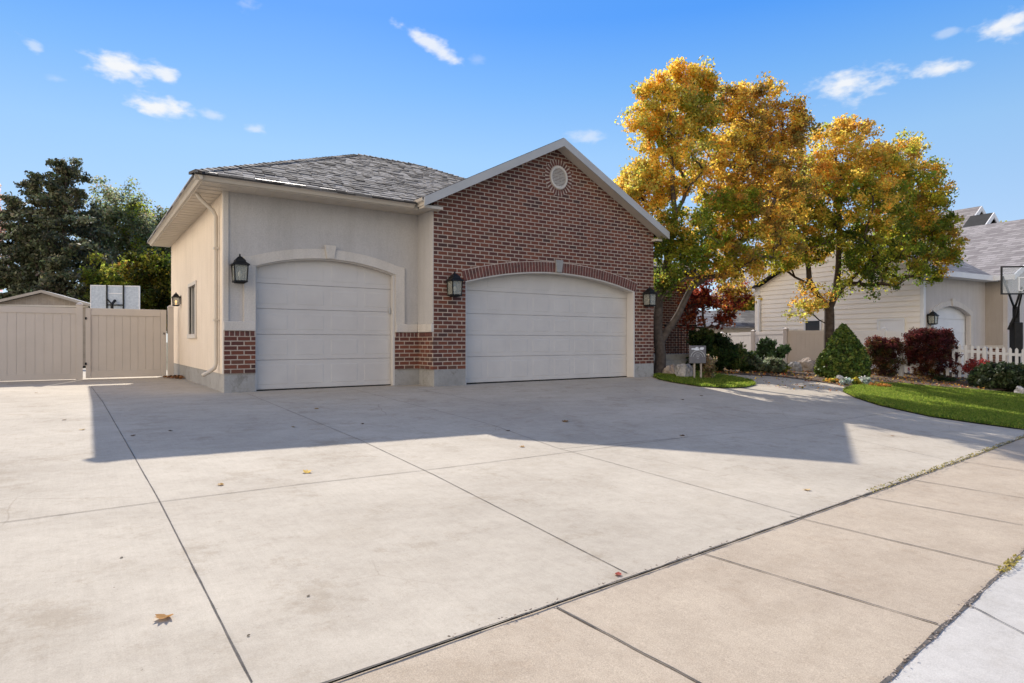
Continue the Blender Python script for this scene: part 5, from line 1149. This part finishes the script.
# ------------------------------------------------------------------ grass
def inside(P, X, Y):
    c = np.zeros(len(X), bool); n = len(P); j = n - 1
    for i in range(n):
        xi, yi = P[i][0], P[i][1]; xj, yj = P[j][0], P[j][1]
        if yi != yj: c ^= ((yi > Y) != (yj > Y)) & (X < (xj - xi) * (Y - yi) / (yj - yi) + xi)
        j = i
    return c
GZ = np.vectorize(gz)
def grass(name, poly, n, label, seed, h=.055, xmax=30, pal=((.13, .19, .022), (.17, .235, .028), (.095, .15, .02), (.24, .26, .045))):
    rng = np.random.default_rng(seed); P = np.array([(p[0], p[1]) for p in poly]); lo, hi = P.min(0) - .05, P.max(0) + .05; hi[0] = min(hi[0], xmax)
    X = rng.uniform(lo[0], hi[0], n * 3); Y = rng.uniform(lo[1], hi[1], n * 3); k = inside(P, X, Y); X, Y = X[k][:n], Y[k][:n]; N = len(X); Z = GZ(X, Y) + .02
    a = rng.random(N) * 6.283; hh_ = h * rng.uniform(.5, 1.3, N); w = .006 * rng.uniform(.7, 1.5, N); lx, ly = rng.normal(0, .5, N) * hh_, rng.normal(0, .5, N) * hh_
    b = np.stack([X, Y, Z], 1); s_ = np.stack([np.cos(a) * w, np.sin(a) * w, 0 * a], 1); mid = b + np.stack([lx * .35, ly * .35, hh_ * .6], 1); tip = b + np.stack([lx, ly, hh_], 1)
    v = np.stack([b - s_, b + s_, mid + s_ * .7, tip + s_ * .1, mid - s_ * .7], 1).reshape(-1, 3); f = np.arange(5 * N).reshape(-1, 5)
    c = np.array(pal)[rng.integers(0, len(pal), N)] * (1 + rng.normal(0, .15, (N, 1))); return tag(tinted(name, v, f, np.clip(c, .01, 1), 'grass_blade'), label, 'grass', kind='stuff')
grass('grass', lawn_poly, 130000, 'mown green grass of the right lawn', 61)
grass('grass', ISLAND, 26000, 'mown green grass of the small lawn island beside the garage', 62)
sg = [(x, seamY1(x) + .03) for x in np.linspace(5.6, 14, 20)] + [(x, seamY1(x) - .05) for x in np.linspace(14, 5.6, 20)]
grass('seam_grass', sg, 5000, 'dry yellowish grass growing in the sidewalk seam', 63, .011, pal=((.20, .17, .06), (.26, .21, .09), (.13, .13, .04)))
sg = [(x, seamY2(x) + .02) for x in np.linspace(4.3, 4.75, 6)] + [(x, seamY2(x) - .03) for x in np.linspace(4.75, 4.3, 6)]
grass('seam_grass', sg, 260, 'yellow moss tuft in the apron seam at the right', 64, .011, pal=((.22, .18, .05), (.30, .24, .08), (.16, .15, .04)))

# ------------------------------------------------------------------ fallen leaves
def maple_leaf_mesh(name, s, curl, seed, col, material='dry_leaf'):
    r = random.Random(seed); lobes = [(0, 1.0), (.30, .66), (.62, .90), (.98, .60), (1.35, .78), (1.9, .52), (2.6, .50), (3.14, .30)]
    ring = [(a, q) for a, q in lobes] + [(-a, q) for a, q in lobes[::-1] if 0 < a < 3.14]; vs = [(0, 0, .0)]; 
    for a, q in ring:
        x, y = math.sin(a) * q * s * r.uniform(.9, 1.1), math.cos(a) * q * s * r.uniform(.9, 1.1); vs.append((x, y, curl * s * (abs(x) / s) ** 1.5 + curl * .5 * s * (y / s) ** 2 * (1 if y > 0 else .3) + r.uniform(0, .08) * s))
    n = len(ring); fs = [(0, 1 + i, 1 + (i + 1) % n) for i in range(n)]
    me = bpy.data.meshes.new(name); me.from_pydata(vs, [], fs); me.update(); a = me.color_attributes.new('tint', 'FLOAT_COLOR', 'POINT'); a.data.foreach_set('color', np.tile(np.array([*col, 1], dtype=np.float32), len(vs))); me.materials.append(MT[material]); return me
LV = [((165, 618), .048, (.34, .16, .03), 1.0, 'curled brown leaf on the near left slab'), ((307, 473), .055, (.60, .38, .04), 1.0, 'yellow leaf on the sunlit slab above the cross joint'), ((222, 485), .035, (.42, .24, .06), .8, 'small tan leaf on the cross joint left of the yellow leaf'),
      ((617, 575), .028, (.32, .05, .03), .9, 'small red leaf lying in the driveway seam'), ((806, 490), .045, (.55, .40, .20), .7, 'pale tan leaf on the concrete near the far seam'), ((82, 430), .045, (.45, .33, .16), .5, 'pale tan leaf on the left slab just outside the shadow'),
      ((64, 420), .035, (.14, .08, .04), .6, 'dark brown leaf on the left slab above the pale one'), ((36, 393), .035, (.22, .12, .05), .6, 'brown leaf nearest the left fence'), ((565, 422), .07, (.20, .11, .04), .7, 'large brown leaf in the shaded patch before the wide door'),
      ((523, 447), .045, (.42, .24, .08), .6, 'orange-brown leaf just outside the shadow edge at centre'), ((133, 436), .035, (.12, .08, .05), .6, 'dark leaf in the shadow near the dark joint'), ((171, 431), .035, (.10, .07, .04), .6, 'dark leaf in the shadow below the garage corner'),
      ((317, 409), .05, (.28, .18, .06), .5, 'flat olive-brown leaf in the shadow before the narrow door'), ((683, 400), .05, (.12, .07, .04), .6, 'dark leaf in the shadow near the tree'), ((363, 424), .035, (.09, .06, .04), .6, 'small dark leaf in the shadow below the narrow door'),
      ((294, 427), .035, (.24, .17, .07), .5, 'olive leaf at the shadow joint left of the dark leaf'), ((508, 431), .04, (.10, .06, .03), .6, 'dark leaf at the kink of the shadow edge'), ((683, 436), .05, (.12, .08, .05), .6, 'dark leaf in the bluish shaded patch at right'),
      ((893, 436), .04, (.35, .22, .12), .5, 'tan leaf on the sunlit concrete below the lawn'), ((702, 396), .05, (.16, .10, .05), .5, 'brown leaf in the shadow below the lawn island'), ((122, 558), .012, (.05, .04, .03), .5, 'tiny dark crumb of leaf left of the near joint'),
      ((308, 596), .012, (.05, .035, .02), .6, 'tiny dark leaf scrap on the near middle slab'), ((248, 636), .010, (.05, .035, .02), .6, 'tiny dark leaf scrap beside the near joint')]
for i, (q, s_, c_, curl, lab) in enumerate(LV):
    X, Y = gnd(*q); o = bpy.data.objects.new('fallen_leaf', maple_leaf_mesh('fallen_leaf', s_ * 1.05, curl * .45, i, c_)); COL.objects.link(o); o.location = (X, Y, gz(X, Y) + .002); o.rotation_euler = (random.uniform(-.06, .06), random.uniform(-.06, .06), random.uniform(0, 6.28)); tag(o, lab, 'leaf', 'fallen leaves on the concrete')
def litter(name, poly, n, label, seed, size=.07, pal=((.40, .22, .04), (.28, .15, .04), (.48, .33, .08), (.16, .09, .04), (.35, .10, .03))):
    rng = np.random.default_rng(seed); P = np.array([(p[0], p[1]) for p in poly]); lo, hi = P.min(0), P.max(0)
    X = rng.uniform(lo[0], hi[0], n * 6); Y = rng.uniform(lo[1], hi[1], n * 6); k = inside(P, X, Y); X, Y = X[k][:n], Y[k][:n]; N = len(X)
    c = np.stack([X, Y, GZ(X, Y) + .035], 1); v, f, kk = leaf_cloud(c, np.full(N, .012), np.array(pal)[rng.integers(0, len(pal), N)], 1, size, 1.1, .5, 2.5, .2, .1, rng); return tag(tinted(name, v, f, kk, 'dry_leaf'), label, 'leaves', kind='stuff')
bedp = G((714, 373.6), (740, 374.8), (770, 376.3), (795, 378.7), (817, 381.6), (846, 388), (872, 384), (900, 385), (985, 391), (985, 380), (870, 372), (700, 366))
litter('leaf_litter', bedp, 2600, 'brown and yellow leaves lying over the mulch bed', 71)
litter('leaf_litter', G((700, 374), (817, 382), (843, 392), (800, 393), (757, 386), (740, 379)), 90, 'leaves strewn over the walkway between lawn and bed', 72)
litter('leaf_litter', G((655, 377), (745, 388), (754, 383), (700, 374), (660, 372)), 90, 'leaves lying on the small lawn island', 73, .06)
litter('leaf_litter', lawn_poly[:8] + [(18, 5)], 50, 'few leaves lying on the right lawn', 74, .06)
cl = at(171, 341.5, 15.6); gl = [(1.98, 17.1), (2.12, 17.1), (2.12, 18.25), (1.80, 18.25), (1.72, 17.8)]
litter('leaf_litter', gl, 110, 'heap of brown leaves in the corner by the gate post', 75, .09, ((.20, .08, .03), (.28, .14, .05), (.12, .06, .03)))
